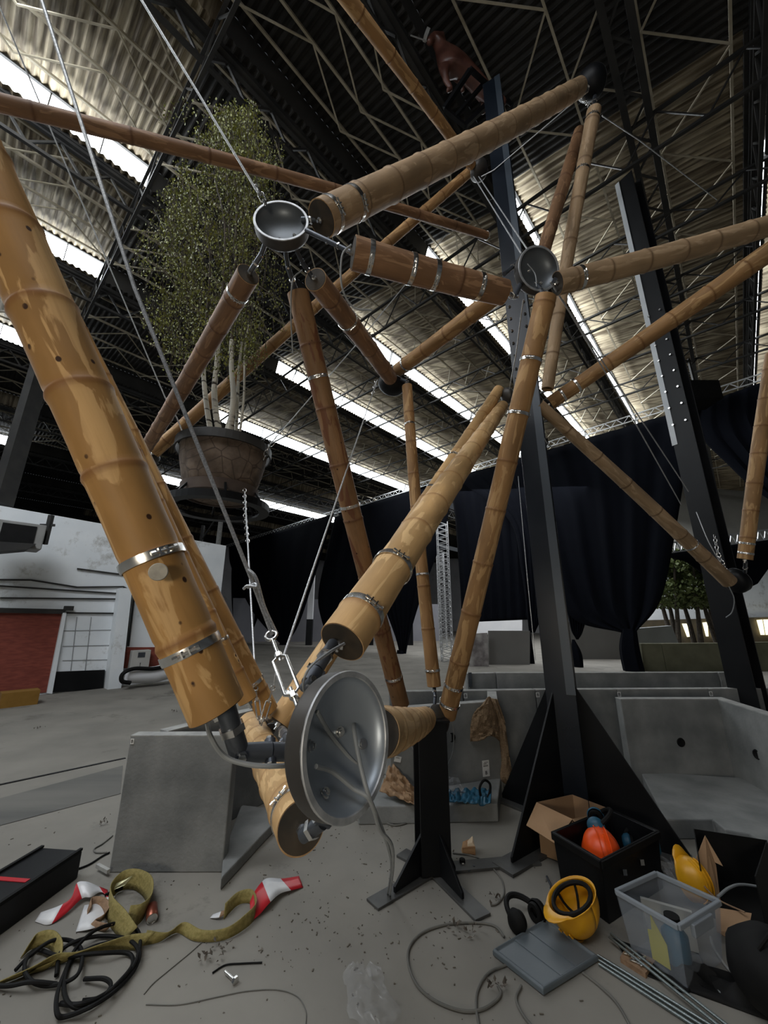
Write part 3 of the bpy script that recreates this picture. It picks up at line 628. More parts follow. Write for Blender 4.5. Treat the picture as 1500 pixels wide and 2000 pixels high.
for k in range(8):
    for sx in (-1, 1): mb.lathe([(0, .012), (.015, .012), (.015, -.01)], 6, 0, rr @ Vector((sx*.08, -.155, 4.3+k*.27)), (rr @ Vector((0, -1, 0))).to_track_quat('Z', 'Y').to_matrix())
mb.build('splice_bolt_rows', M['chrome'], col2)
ST = (.325, 3.08)
def sp(x, y): return G(x, y)
stand = column('steel_stand', 'short black steel post on a cross foot, carrying a node bowl', ST, .90, .20, .20, math.radians(8), M['black'], cat='stand',
       arms=[G(727, 1770), G(944, 1796), G(784, 1668), G(1050, 1682)], armw=.11, armh=.014,
       fins=[(G(770, 1752), .28, .06), (G(905, 1765), .28, .06), (G(805, 1690), .22, .06), (G(890, 1712), .22, .06)])
MB().box((0, 0, .91), .24, .24, .012, Matrix.Rotation(math.radians(8), 3, 'Z')).build('head_plate', M['black'], stand, smooth=False)
# left background lattice stanchion, hanging heater, posts
p = PU(20, 900, 11.2); t = thing('lattice_stanchion', 'leaning perforated steel stanchion at the left edge above the white wall', 'stanchion', p)
q0, q1 = P(2, 985, 9)-p, P(88, 690, 10.5)-p; mb = MB(); mb.bar(q0, q1, .42, .2); mb.build('shaft', M['lat_dark'], t, smooth=False)
t = thing('hall_stanchion', 'dark double steel posts rising behind the hanging tree ring', 'stanchion', gz(PL(398, 1080, 9)))
for x, w, m in ((390, .14, 'lat_dark'), (424, .17, 'conc_edge')):
    c = PL(x, 1080, 8.5)-Vector(t.location); MB().bar((c.x, c.y, -Vector(t.location).z), (c.x, c.y, 6.5), w).build('post', M[m], t, smooth=False)
c0, c1 = PL(390, 1060, 8.5)-Vector(t.location), PL(424, 1010, 8.5)-Vector(t.location)
mb = MB(); mb.bar(c0, c1, .06); mb.bar(PL(390, 1120, 8.5)-Vector(t.location), PL(424, 1060, 8.5)-Vector(t.location), .06); mb.build('cross_brace', M['lat_dark'], t, smooth=False)
c = PU(34, 1048, 10.9); t = thing('unit_heater', 'grey box heater with dark louvred front high on the white wall', 'heater', c)
rot = Matrix((LD, -UD, Vector((0, 0, 1)))).transposed()
MB().box((0, 0, 0), .78, .6, .52, rot).build('casing', mat('heater_grey', (.20, .20, .19), (.26, .26, .25), .6), t, smooth=False, bevel=.02)
MB().box(-UD*.31-LD*.02, .52, .02, .40, rot).build('grille', M['rubber'], t, smooth=False)
mb = MB(); mb.bar(LD*.45+Vector((0, 0, -.1)), LD*.45+Vector((0, 0, .55)), .08); mb.bar(LD*.3+Vector((0, 0, .3)), LD*.55+Vector((0, 0, .34)), .05); mb.build('bracket', M['lat_dark'], t, smooth=False)
MB().prism([PU(x, y, 10.9)-c for x, y in ((-40, 1062), (64, 1068), (48, 1078), (-40, 1086))], -UD*.5).build('drip_tray', M['lat_dark'], t, smooth=False)
c = PU(272, 1290, 11.6); t = thing('electrical_cabinet', 'small pale electrical cabinet with screen on the red recess', 'cabinet', c)
MB().box((0, 0, 0), .42, .2, .50, rot).build('casing', mat('cabinet_grey', (.42, .41, .38), (.46, .45, .42), .6), t, smooth=False, bevel=.01)
MB().box(-UD*.105+Vector((0, 0, .14)), .16, .01, .12, rot).build('display', M['gun'], t, smooth=False)
text_curve('!', .12, c-UD*.108+Vector((0, 0, -.09)), Matrix((LD, Vector((0, 0, 1)), -UD)).transposed() if False else rot @ Matrix.Rotation(PI/2, 3, 'X'), 'warning_mark', parent=t)
mb = MB(); pts = catmull([PU(x, y, 11.0) for x, y in ((330, 1300), (300, 1306), (262, 1306), (240, 1316), (238, 1330), (255, 1334))], 6); mb.tube(pts, .045, 8); tag(mb.build('duct_hose', M['rubber']), 'black hose curling at the foot of the white wall', 'hose')
mb = MB(); pts = [PU(x, y, 11.2) for x, y in ((248, 1320), (300, 1318), (345, 1306))]; mb.tube(pts, [.16, .2, .2], 16); tag(mb.build('wrapped_roll', whitep), 'long white wrapped roll lying at the foot of the white wall', 'roll')
mb = MB(); mb.box(G(37, 1363, .13), .55, .35, .26, Matrix.Rotation(math.radians(48), 3, 'Z')); tag(mb.build('yellow_crate', mat('dull_yellow', (.20, .10, .01), (.25, .13, .02), .8)), 'dull yellow crate in front of the red brick door', 'crate')
c = PU(134, 1188, 11.7); MB().box(c, .16, .2, .1, rot).build('wall_lamp', M['lat_dark'])
tag(bpy.data.objects['wall_lamp'], 'tiny dark lamp above the red door corner', 'lamp')
c = PL(1362, 772, 14.2); t = thing('loudspeaker', 'black box hanging beside the far black column above the drape top', 'speaker', c); MB().box((0, 0, 0), .9, .7, .62).build('case', M['rubber'], t, smooth=False, bevel=.02); MB().bar((0, 0, .3), (0, 0, 1.3), .06).build('hanger', M['lat_dark'], t)
c = PL(1040, 868, 14.2); tag(MB().box(c, 1.0, .6, .25).build('loudspeaker', M['rubber'], smooth=False, bevel=.02), 'flat black box on the drape truss left of the thin slanting pole', 'speaker')
# ================================================================== BAMBOO POLES
def quat_z(d): return d.to_track_quat('Z', 'Y')
def pole(label, p0, p1, r0, r1, m, first=.10, step=.26, clamps=(), bend=.006, seed=1, end0=True, end1=False, seg=28, group=None, grow=1.0, name='bamboo_pole', disc=None):
    """p0 is the near/lower end; clamps: distance from p0 in metres"""
    p0, p1 = Vector(p0), Vector(p1); d = p1-p0; Ln = d.length; q = quat_z(d); rnd = random.Random(seed)
    t = thing(name, label, 'bamboo pole', p0, group, q)
    nodes = []; z = first; st = step
    while z < Ln-.02: nodes.append(z); z += st*rnd.uniform(.9, 1.1); st *= grow
    ba = rnd.random()*6; bx, by = math.cos(ba)*bend*Ln, math.sin(ba)*bend*Ln
    zs = set([0, Ln])
    n = max(6, int(Ln/.09))
    for i in range(n+1): zs.add(Ln*i/n)
    for nz in nodes:
        for e in (-.022, -.012, -.006, 0, .005, .010, .02): zs.add(min(Ln, max(0, nz+e*(1 if r0 < .05 else 1.2))))
    zs = sorted(zs); cen = lambda z: Vector((bx*math.sin(PI*z/Ln), by*math.sin(PI*z/Ln), 0))
    def rad(z):
        r = r0+(r1-r0)*z/Ln; k = 1
        for nz in nodes:
            e = (z-nz)/(1 if r0 < .05 else 1.2)
            if abs(e) < .03: k = 1+.045*math.exp(-(e/.007)**2)-.035*math.exp(-((e-.011)/.006)**2)+.02*math.exp(-(e/.03)**2)
        return r*k
    mb = MB(); att = []
    rings = []
    for z in zs:
        c = cen(z); r = rad(z); near = min([abs(z-nz) for nz in nodes] or [9]); a = max(0, 1-near/.016)
        rings.append((c, r, z, a))
    wall = .78
    prof = [(cen(0), r0*wall, .03, 0), (cen(0), r0*wall, 0, 0)]+rings+[(cen(Ln), r1*wall, Ln, 0), (cen(Ln), r1*wall, Ln-.03, 0)]
    v = []
    for c, r, z, a in prof:
        for k in range(seg):
            an = 2*PI*k/seg; rr = r*(1+.012*math.sin(2*an+seed)+.006*noise.noise(Vector((math.cos(an)*2, math.sin(an)*2, z*3+seed))))
            v.append(c+Vector((math.cos(an)*rr, math.sin(an)*rr, z))); att.append(a)
    f = []; mi = []
    for i in range(len(prof)-1):
        for k in range(seg): f.append((i*seg+k, i*seg+(k+1) % seg, (i+1)*seg+(k+1) % seg, (i+1)*seg+k)); mi.append(1 if i < 2 or i >= len(prof)-3 else 0)
    mb.v = v; mb.f = f; mb.mi = mi; mb.att = att; mb.build('culm', [M[m], M['cut']], t, ang=50)
    for e, z in ((end0, .012), (end1, Ln-.012)):
        if e:
            rr = (r0 if z < 1e-1 and z < Ln/2 else r1)*1.07
            zz = z; s = -1 if z < Ln/2 else 1
            MB().lathe([(0, zz+s*.013), (rr*.5, zz+s*.013), (rr*.88, zz+s*.014), (rr*.9, zz+s*.010), (rr*.8, zz-s*.012)], seg, 0).build('end_plate', M['plate'], t)
            mb = MB(); mb.lathe([(0, zz+s*.05), (.008, zz+s*.05), (.008, zz+s*.032), (.016, zz+s*.032), (.016, zz+s*.013), (0, zz+s*.013)], 6, 0); mb.build('end_bolt', M['chrome'], t)
    inv = q.inverted()
    for cz in clamps:
        c = cen(cz); r = rad(cz)*1.025+.0012; w = max(.008, r0*.165)
        todir = inv @ (CAM-(p0+q @ Vector((0, 0, cz)))); ta = math.atan2(todir.y, todir.x)+rnd.uniform(-.35, .35)
        cl = MB().lathe([(r-.003, cz-w), (r, cz-w), (r+.0008, cz), (r, cz+w), (r-.003, cz+w)], seg, 0, c); cl.v = cl.v
        co_ = cl.build('hose_clamp', M['chrome'], t)
        bm_ = MB(); rx = Vector((math.cos(ta), math.sin(ta), 0)); ry = Vector((-math.sin(ta), math.cos(ta), 0)); b0 = c+rx*(r+w*.45)+Vector((0, 0, cz)); rot_ = Matrix((rx, ry, Vector((0, 0, 1)))).transposed()
        for s in (-1, 1): bm_.box(b0+ry*s*w*.8, w*.9, w*.35, w*1.5, rot_)
        bm_.tube([b0-ry*w*2.4, b0+ry*w*2.6], w*.32, 8); bm_.tube([b0+ry*w*2.2, b0+ry*w*2.9], w*.6, 6); bm_.tube([b0-ry*w*2.6, b0-ry*w*1.6], w*.5, 6)
        bm_.build('clamp_bolt', M['chrome'], co_)
    return t
def pole_px(label, a, b, m, **k):
    """a, b = (x, y, depth, width in px)"""
    p0, p1 = P(*a[:3]), P(*b[:3]); return pole(label, p0, p1, a[3]*a[2]/FPX/2*k.pop('ks', 1), b[3]*b[2]/FPX/2*k.pop('ke', 1), m, **k)
pole_px('thickest golden bamboo pole sweeping down the left, two heavy steel clamps near its end', (424, 1386, .84, 106), (-148, 96, .90, 112), 'b_gold', first=.17, step=.205, clamps=(.145, .36), seed=3, seg=48, bend=.004, end0=True)
pole_px('long golden bamboo pole behind the thickest one, ending beside the turnbuckles', (522, 1390, 1.95, 42), (-92, 175, 1.75, 42), 'b_gold', first=.12, step=.27, clamps=(.17,), seed=5)
pole_px('shorter brown bamboo pole end tucked behind the thickest golden pole', (484, 1368, 1.75, 36), (215, 790, 1.85, 36), 'b_gold', first=.14, step=.28, clamps=(.3,), seed=6)
pole_px('pale bamboo pole behind the foremost pale one, its banded end left of the big dish', (546, 1412, 2.0, 52), (974, 762, 4.05, 21), 'b_pale', first=.2, step=.32, clamps=(.13, 1.9, 2.35), seed=8)
pole_px('foremost pale bamboo pole with dark open end, running up to the tall column', (668, 1254, 1.25, 96), (981, 794, 3.95, 23), 'b_pale', first=.12, step=.30, clamps=(.14, .42), seed=9, seg=36)
pole_px('fat pale bamboo pole pointing at the viewer below the big dish, black end plate', (588, 1616, .98, 94), (488, 1416, 2.35, 47), 'b_pale', first=.16, step=.24, clamps=(.09,), seed=10, seg=44)
pole_px('short foreshortened pale bamboo pole between the big dish and the stand', (735, 1432, 1.08, 94), (832, 1403, 2.72, 40), 'b_pale', first=.15, step=.22, seed=11, seg=36)
pole_px('red-brown mottled bamboo pole standing left of centre below the upper dish', (783, 1376, 3.0, 33), (582, 572, 2.45, 42), 'b_red', first=.24, step=.42, clamps=(.26, 1.62, 2.5), seed=12, bend=.008, end1=True)
pole_px('thin upright bamboo pole at centre, drilled with small holes near its foot', (848, 1340, 3.1, 27), (795, 754, 3.85, 20), 'b_ocher', first=.12, step=.34, clamps=(.12, .9, 2.35), seed=13)
pole_px('brown bamboo pole slanting from the stand up to the middle dish', (872, 1398, 2.85, 36), (1066, 580, 2.62, 40), 'b_ocher', first=.1, step=.36, clamps=(.1, .24, 2.25, 2.62), seed=14, bend=.004, end1=True)
pole_px('short dark brown bamboo pole with four steel clamps between the two upper dishes', (690, 494, 2.05, 60), (985, 572, 2.3, 46), 'b_brown', first=.62, step=.3, clamps=(.09, .33, .47, .75), seed=15, end0=True, end1=True)
pole_px('thick pale bamboo pole rising from the upper left dish to the topmost bowl', (628, 428, 2.15, 66), (1130, 172, 4.3, 33), 'b_grey', first=.34, step=.36, clamps=(.07, .28), seed=16, end0=True)
pole_px('shaded bamboo pole running from the upper left dish down to the left', (485, 536, 2.3, 44), (286, 874, 4.3, 22), 'b_brown', first=.22, step=.28, clamps=(.16,), seed=17, end0=True)
pole_px('shaded bamboo pole running from the upper left dish to the dark bowl at centre', (616, 546, 2.4, 46), (762, 738, 4.0, 28), 'b_brown', first=.2, step=.4, clamps=(.5,), seed=18, end0=True)
pole_px('bamboo pole from the dark centre bowl up behind the short clamped pole', (778, 722, 4.2, 25), (990, 560, 3.0, 36), 'b_ocher', first=.15, step=.3, clamps=(.14,), seed=19)
pole_px('long bamboo pole crossing the tree crown from the left edge to the tall column', (-60, 186, 2.35, 33), (950, 460, 4.65, 15), 'b_brown', first=.3, step=.5, clamps=(4.5,), seed=20, end0=False, bend=.012)
pole_px('long thin bamboo pole from behind the tree pot up to the column bowl', (300, 884, 4.45, 24), (922, 332, 5.1, 18), 'b_ocher', first=.2, step=.34, seed=21)
pole_px('bamboo pole coming from the top edge down to the column bowl', (650, -40, 3.3, 30), (922, 324, 4.9, 17), 'b_ocher', first=.3, step=.38, seed=22, end0=False)
pole_px('upright bamboo pole hanging below the topmost bowl, passing behind the middle dish', (1160, 216, 4.1, 26), (1069, 760, 3.9, 23), 'b_grey', first=.14, step=.42, clamps=(.1, .7), seed=23)
pole_px('shorter brown bamboo pole left of the hanging upright one, ending at the middle dish', (1132, 258, 4.5, 22), (1056, 510, 3.7, 26), 'b_brown', first=.16, step=.4, seed=24)
pole_px('grey bamboo pole from the middle dish out to the right edge', (1088, 554, 2.75, 44), (1560, 424, 2.85, 38), 'b_grey', first=.12, step=.27, clamps=(.17,), seed=25, end0=True)
pole_px('brown bamboo pole rising to the right edge below the grey one', (1074, 788, 4.1, 27), (1560, 452, 3.3, 40), 'b_ocher', first=.3, step=.33, clamps=(.14, .3), seed=26, bend=.01)
pole_px('thin bamboo pole sloping down to the right-hand black column', (1052, 790, 3.9, 22), (1424, 1136, 4.25, 27), 'b_grey', first=.4, step=.42, clamps=(2.3,), seed=27, bend=.006)
pole_px('upright bamboo pole at the right edge above the far bowl', (1455, 1092, 3.9, 24), (1512, 690, 3.9, 26), 'b_ocher', first=.22, step=.3, clamps=(.06, .16), seed=28)
# pale round plug and drilled holes
c = P(309, 1117, .775); t = MB().lathe([(0, .001), (.0165, .001), (.018, -.003)], 24, 0, (0, 0, 0), quat_z(CAM-c+Vector((-.05, 0, 0))).to_matrix())
plug = t.build('wood_plug', mat('pale_plug', (.45, .42, .36), (.33, .31, .27), .8, 0, 60), None); plug.location = c
plug.parent = [o for o in COL.objects if o.get('label', '').startswith('thickest')][0]; plug.matrix_parent_inverse = (Matrix.Translation(plug.parent.location) @ plug.parent.rotation_quaternion.to_matrix().to_4x4()).inverted()
# ================================================================== NODE BOWLS
def bowl(label, x, y, depth, wpx, alpha, beta, arms=(), bolts=(), m='dish', deep=.62, lip=.34, name='node_bowl', mo=None, din=None):
    c = P(x, y, depth); v = (c-CAM).normalized(); Rr = wpx*depth/FPX/2
    right = v.cross(Vector((0, 0, 1))).normalized(); up = right.cross(v).normalized(); al, be = math.radians(alpha), math.radians(beta)
    n = -v*math.cos(al)+(right*math.cos(be)+up*math.sin(be))*math.sin(al)
    q = quat_z(n); t = thing(name, label, 'steel bowl', c, None, q)
    D = Rr*deep; lp = Rr*lip; th = Rr*.095
    out = [(Rr-th*1.0, 0)]; prof = []; k = 18
    out = [(Rr, -.002), (Rr, -lp)]+[(Rr*math.cos(a), -lp-(D)*math.sin(a)) for a in [PI/2*i/k for i in range(1, k)]]+[(0, -lp-D)]
    MB().lathe(out, 64).build('outer_shell', M[mo or 'dishout'], t)
    ri = Rr-th; Di = (D+lp)*.82 if din is None else Rr*din
    inn = [(ri, -.002)]+[(ri*math.cos(a) if i < k else 0, -.01*Rr-Di*math.sin(a)) for i, a in [(i, PI/2*i/k) for i in range(1, k)]]+[(0, -Di)]
    MB().lathe(inn, 64).build('inner_shell', M[m], t)
    MB().lathe([(ri, -.004), (ri, .0), (ri+th*.1, .002), (Rr-th*.1, .002), (Rr, 0), (Rr, -.004)], 64).build('rim', M['rimst'], t)
    inv = q.inverted()
    for (bx, by) in bolts:     # fractions of the radius, in the bowl's own plane seen by px direction
        rr = math.hypot(bx, by); z = -.01*Rr-Di*math.sqrt(max(0, 1-min(.999, rr)**2))
        # local axes: map picture right/up to the bowl plane
        ex = inv @ right; ex.z = 0; ex.normalize(); ey = inv @ up; ey.z = 0; ey = (ey-ex*ey.dot(ex)).normalized()
        p = (ex*bx+ey*by)*ri; p.z = z; nn = Vector((-p.x, -p.y, ri*.9)).normalized(); s = Rr/.147
        mb = MB().lathe([(.0, .012*s), (.0055*s, .012*s), (.0055*s, .0085*s), (.009*s, .0085*s), (.0095*s, .002*s), (.0125*s, .002*s), (.0125*s, -.004*s)], 18, 0, p, quat_z(nn).to_matrix())
        mb.build('hex_bolt', M['chrome'], t)
    for ar in arms:
        pts, ws, mm = ar; pw = [P(*p) for p in pts]; loc = [inv @ (w-c) for w in pw]; rs = [w_*p[2]/FPX/2 for w_, p in zip(ws, pts)]
        mb = MB()
        for i in range(len(loc)-1): mb.tube([loc[i], loc[i+1]], [rs[i], rs[i]], 20)
        for i in range(1, len(loc)-1): 
            dd = (loc[i+1]-loc[i]).normalized(); e = (loc[i]-loc[i-1]).normalized(); ax = dd.cross(e); ax = ax.normalized() if ax.length > .05 else dd.orthogonal().normalized()
            mb.tube([loc[i]-ax*rs[i]*1.25, loc[i]+ax*rs[i]*1.25], rs[i]*.62, 12)
        ob = mb.build('connector_arm', M[mm], t)
        dd = (loc[-1]-loc[-2]).normalized(); nutt = [(loc[-2]+dd*(loc[-1]-loc[-2]).length*.45, loc[-2]+dd*((loc[-1]-loc[-2]).length*.45+rs[-2]*.7), rs[-2]*1.35)]
        for i in range(1, len(loc)-1):
            dd = (loc[i+1]-loc[i]).normalized(); e = (loc[i]-loc[i-1]).normalized(); ax = dd.cross(e); ax = ax.normalized() if ax.length > .05 else dd.orthogonal().normalized()
            nutt += [(loc[i]+ax*rs[i]*1.2, loc[i]+ax*rs[i]*1.55, rs[i]*.45), (loc[i]-ax*rs[i]*1.55, loc[i]-ax*rs[i]*1.2, rs[i]*.45)]
        for p_, q_, r_ in nutt: MB().tube([p_, q_], r_, 6).build('joint_nut', M['chrome'], ob)
    return t, Rr, n
main, RM, NM = bowl('big grey steel dish at the front centre, trailing three grey cables', 684, 1449, .86, 258, 50, -4,
    arms=[(((615, 1470, .93), (528, 1468, .87), (468, 1472, .84), (440, 1380, .84)), (32, 36, 38, 20), 'gun'),
          (((640, 1390, 1.0), (602, 1335, 1.02), (618, 1310, 1.06), (650, 1258, 1.22)), (30, 30, 26, 16), 'gun'),
          (((655, 1545, .97), (630, 1605, .94), (592, 1632, .955)), (28, 28, 18), 'gun'),
          (((600, 1500, 1.0), (560, 1440, 1.3), (550, 1425, 1.85)), (22, 20, 12), 'gun')],
    bolts=[(-.55, -.03), (.22, .12), (-.25, -.70), (.72, -.1)], deep=.38, lip=.26, din=.40)
b1, _, _ = bowl('upper left black dish beside the tree crown, hung from a turnbuckle', 549, 430, 2.15, 106, 54, 106,
    arms=[(((520, 470, 2.2), (510, 498, 2.25), (488, 532, 2.3)), (9, 10, 6), 'gun'), (((556, 478, 2.2), (562, 520, 2.3), (580, 574, 2.45)), (9, 10, 6), 'gun'),
          (((572, 474, 2.2), (590, 512, 2.32), (612, 544, 2.42)), (8, 9, 6), 'gun'), (((598, 450, 2.15), (640, 470, 2.1), (684, 492, 2.06)), (9, 9, 6), 'gun'), (((590, 430, 2.2), (626, 428, 2.18)), (12, 8), 'gun')],
    bolts=[(-.1, -.45), (.5, -.15), (.3, -.6)], m='dish2', deep=.5, lip=.32, din=.5)
b2, _, _ = bowl('middle dark dish where the poles meet left of the tall column', 1053, 524, 2.72, 88, 42, 28,
    arms=[(((1020, 548, 2.8), (1005, 580, 2.6), (990, 574, 2.35)), (9, 10, 6), 'gun'), (((1050, 560, 2.8), (1062, 580, 2.7)), (12, 8), 'gun'), (((1080, 548, 2.75), (1092, 552, 2.75)), (12, 8), 'gun'), (((1015, 510, 2.85), (985, 535, 2.7)), (8, 8), 'gun')],
    bolts=[(.1, -.4), (.3, -.5), (-.2, .2)], m='dish2', deep=.5, lip=.32, din=.5)
bowl('topmost black bowl at the upper right pole end', 1158, 162, 4.45, 54, 150, -25, arms=[(((1150, 172, 4.45), (1138, 176, 4.35)), (12, 8), 'gun'), (((1162, 186, 4.45), (1160, 214, 4.15)), (7, 5), 'gun')], m='gun', deep=.8, mo='black')
bowl('dark bowl at centre under three pole ends', 768, 742, 4.15, 54, 112, 70, arms=[(((770, 738, 4.15), (795, 745, 3.95), (795, 752, 3.88)), (7, 7, 5), 'gun')], m='gun', deep=.8, mo='black')
bowl('dark bowl fixed to the tall column under the horse platform', 932, 332, 5.0, 38, 130, 160, arms=[(((936, 330, 5.0), (948, 334, 5.2)), (12, 12), 'gun')], m='gun')
bowl('small dark bowl on the tall column where two pale poles end', 994, 772, 4.0, 30, 130, 0, arms=[(((990, 770, 4.0), (1004, 776, 4.15)), (10, 10), 'gun')], m='gun')
bowl('rusty dark bowl on top of the short black stand', 850, 1406, 2.84, 54, 118, 185, arms=[(((848, 1390, 2.9), (850, 1362, 3.0), (848, 1342, 3.08)), (7, 7, 5), 'gun'), (((862, 1398, 2.84), (872, 1400, 2.84)), (8, 8), 'gun')], m='gun', mo='plate')
bowl('black bowl on the right-hand column at the thin pole foot', 1442, 1132, 4.4, 48, 135, 30, arms=[(((1455, 1118, 4.3), (1456, 1098, 3.95)), (6, 5), 'gun')], m='gun', mo='black')
bowl('shadowed bowl behind the slanting brown pole', 1052, 792, 4.3, 40, 100, 120, arms=[(((1050, 790, 4.3), (1068, 790, 4.15)), (8, 6), 'gun')], m='gun')
bowl('dark bowl at the lower left where two far poles meet', 292, 892, 4.6, 34, 100, 120, arms=[(((292, 888, 4.6), (300, 882, 4.5)), (8, 6), 'gun')], m='gun')
bowl('lower dark bowl half hidden behind the turnbuckles', 515, 1420, 2.5, 44, 100, 100, arms=[(((520, 1410, 2.4), (540, 1396, 2.0)), (10, 8), 'gun')], m='gun')
# ================================================================== ROPES, TURNBUCKLES, CABLES
def rope(label, pts, w, name='wire_rope', m='wire', cat='rope', sm=True, seg=8, group=None, n=8):
    pw = [P(*p) if len(p) == 3 else Vector(p[0]) for p in pts]; ps = catmull(pw, n) if sm and len(pw) > 2 else pw
    mb = MB().tube([p-pw[0] for p in ps], w/2, seg); o = mb.build(name, M[m]); o.location = pw[0]; return tag(o, label, cat, group)
rope('thick steel rope falling from the top left to the big turnbuckle', [(62, -60, 1.5), (262, 560, 1.42), (490, 1128, 1.35), (532, 1240, 1.32)], .015, sm=False)
rope('short doubled-back tail of the thick steel rope above the big turnbuckle', [(484, 1112, 1.35), (500, 1130, 1.34), (516, 1185, 1.33), (540, 1238, 1.32)], .013)
rope('knotted rope end sticking out at the doubled steel rope', [(476, 1150, 1.33), (484, 1144, 1.32), (500, 1146, 1.32), (498, 1140, 1.33), (484, 1148, 1.34)], .010)
rope('steel rope from the top edge to the upper left dish', [(262, -24, 2.0), (380, 170, 2.05), (505, 378, 2.1)], .013, sm=False)
rope('thin steel rope from the top left corner past the crown to the pot rim', [(-10, -10, 3.0), (100, 255, 3.4), (205, 500, 3.7), (322, 775, 3.85)], .012, sm=False)
rope('thin knotted rope tail joining the left pot rim', [(322, 775, 3.85), (336, 800, 3.86), (345, 815, 3.86), (362, 858, 3.9)], .014, sm=False)
rope('thin rope hanging below the tree ring down to the lower turnbuckles', [(478, 960, 3.5), (484, 1060, 2.8), (500, 1345, 1.9)], .011, sm=False)
rope('thin rope running from the dark centre bowl down to the big turnbuckle', [(737, 742, 4.0), (717, 800, 3.4), (552, 1288, 1.4)], .010, sm=False)
rope('thin rope from the right pot rim up behind the poles to the tall column', [(524, 872, 3.9), (690, 680, 4.2), (872, 458, 4.8)], .011, sm=False)
rope('thin wire from the column bowl to the middle dish, upper one', [(935, 345, 4.9), (1032, 490, 2.9)], .011, sm=False)
rope('thin wire from the column bowl to the middle dish, lower one', [(925, 345, 4.9), (1018, 495, 2.95)], .011, sm=False)
rope('long wire from the column bowl up to the topmost bowl', [(940, 345, 4.9), (965, 332, 4.85), (1138, 185, 4.5)], .012, sm=False)
rope('wire from the topmost bowl down to the right, crossing the dark girder', [(1176, 226, 4.2), (1250, 275, 4.8), (1400, 390, 6.0)], .012, sm=False)
rope('wire from the middle dish down behind the brown pole', [(1075, 550, 2.6), (1100, 590, 3.0), (1345, 960, 5.0)], .012, sm=False)
rope('second parallel wire in front of the big right drape', [(1098, 585, 3.0), (1240, 825, 4.0), (1330, 985, 5.0)], .012, sm=False)
rope('wire dangling from the middle dish to the small column bowl', [(1022, 585, 2.9), (1008, 690, 3.3), (995, 760, 3.9)], .011, sm=False)
rope('slack wire between the centre bowl and the small column bowl', [(790, 735, 4.1), (850, 758, 4.0), (990, 768, 4.0)], .008)
rope('wire down the right-hand column to its bowl', [(1360, 1000, 4.6), (1385, 1060, 4.4), (1420, 1120, 4.3)], .009)
rope('wire along the left face of the tall column', [(1012, 930, 3.7), (1030, 1130, 3.45), (1046, 1290, 3.3)], .006, sm=False)
def chain(label, pts, link=.045, w=.006):
    pw = [P(*p) for p in pts]; t = thing('chain', label, 'chain', pw[0]); tot = [(pw[i+1]-pw[i]).length for i in range(len(pw)-1)]; n = max(3, int(sum(tot)/(link*.72)))
    for k in range(n):
        s = sum(tot)*(k+.5)/n; i = 0
        while s > tot[i] and i < len(tot)-1: s -= tot[i]; i += 1
        p = pw[i].lerp(pw[i+1], s/tot[i])-pw[0]; d = (pw[i+1]-pw[i]).normalized(); a = d.orthogonal().normalized(); a = Matrix.Rotation(PI/2*(k % 2)+.4, 3, d) @ a
        pts_ = [p+d*link/2*math.cos(x)+a*link*.28*math.sin(x) for x in [2*PI*j/12 for j in range(12)]]
        MB().tube(pts_, w/2, 6, closed=True).build('link', M['chrome'], t)
    return t
chain('short chain under the topmost bowl at the thick pale pole end', [(1125, 180, 4.35), (1140, 195, 4.3), (1155, 212, 4.2)], .06)
chain('chain hanging from the tree ring on the right side', [(478, 955, 3.5), (479, 1010, 3.3), (484, 1060, 3.1)], .05)
chain('chain stub at the right rim of the tree pot', [(535, 862, 3.9), (522, 878, 3.9), (514, 900, 3.95)], .07)
chain('chain on the right-hand column above its bowl', [(1395, 1045, 4.5), (1402, 1080, 4.4), (1420, 1118, 4.3)], .06)
chain('short chain below the dark centre bowl', [(735, 742, 4.05), (728, 770, 3.9)], .06)
def turnbuckle(label, a, b, w, r, eye=True):
    a, b = P(*a), P(*b); d = (b-a); Ln = d.length; q = quat_z(d); t = thing('turnbuckle', label, 'turnbuckle', a, None, q)
    vx = q.inverted() @ (CAM-a); sx = Vector((vx.y, -vx.x, 0)).normalized(); z0, z1 = Ln*.36, Ln*.86
    mb = MB(); mb.tube([Vector((0, 0, z0))]+[sx*w/2+Vector((0, 0, z)) for z in (z0+w*.35, z1-w*.35)]+[Vector((0, 0, z1))], r, 10)
    mb.tube([Vector((0, 0, z0))]+[-sx*w/2+Vector((0, 0, z)) for z in (z0+w*.35, z1-w*.35)]+[Vector((0, 0, z1))], r, 10); mb.build('body_frame', M['chrome'], t)
    for s, za, zb in ((1, Ln*.12, z0+w*.6), (2, z1-w*.7, Ln)):
        MB().tube([Vector((0, 0, za)), Vector((0, 0, zb))], r*1.05, 10).build('threaded_rod', M['chrome'], t)
        zc = z0 if s == 1 else z1; MB().tube([Vector((0, 0, zc-r*1.6)), Vector((0, 0, zc+r*1.6))], r*2.3, 6).build('hex_nut', M['chrome'], t)
    if eye:
        e = Ln*.06; MB().tube([Vector((0, 0, e))+sx*e*.9*math.cos(x)+Vector((0, 0, e*math.sin(x))) for x in [2*PI*j/16 for j in range(16)]], r, 8, closed=True).build('eye_ring', M['chrome'], t)
    return t
turnbuckle('large zinc turnbuckle joining the thick rope to the big dish', (527, 1234, 1.32), (582, 1384, 1.06), .042, .0055)
turnbuckle('slim turnbuckle above the upper left dish', (500, 360, 2.1), (520, 402, 2.12), .030, .0045)
turnbuckle('small turnbuckle on the hanging thin rope by the brown pole end', (499, 1340, 1.9), (508, 1415, 1.8), .02, .004)
turnbuckle('second small turnbuckle leaning beside the hanging thin rope', (534, 1340, 1.9), (510, 1418, 1.8), .024, .004)
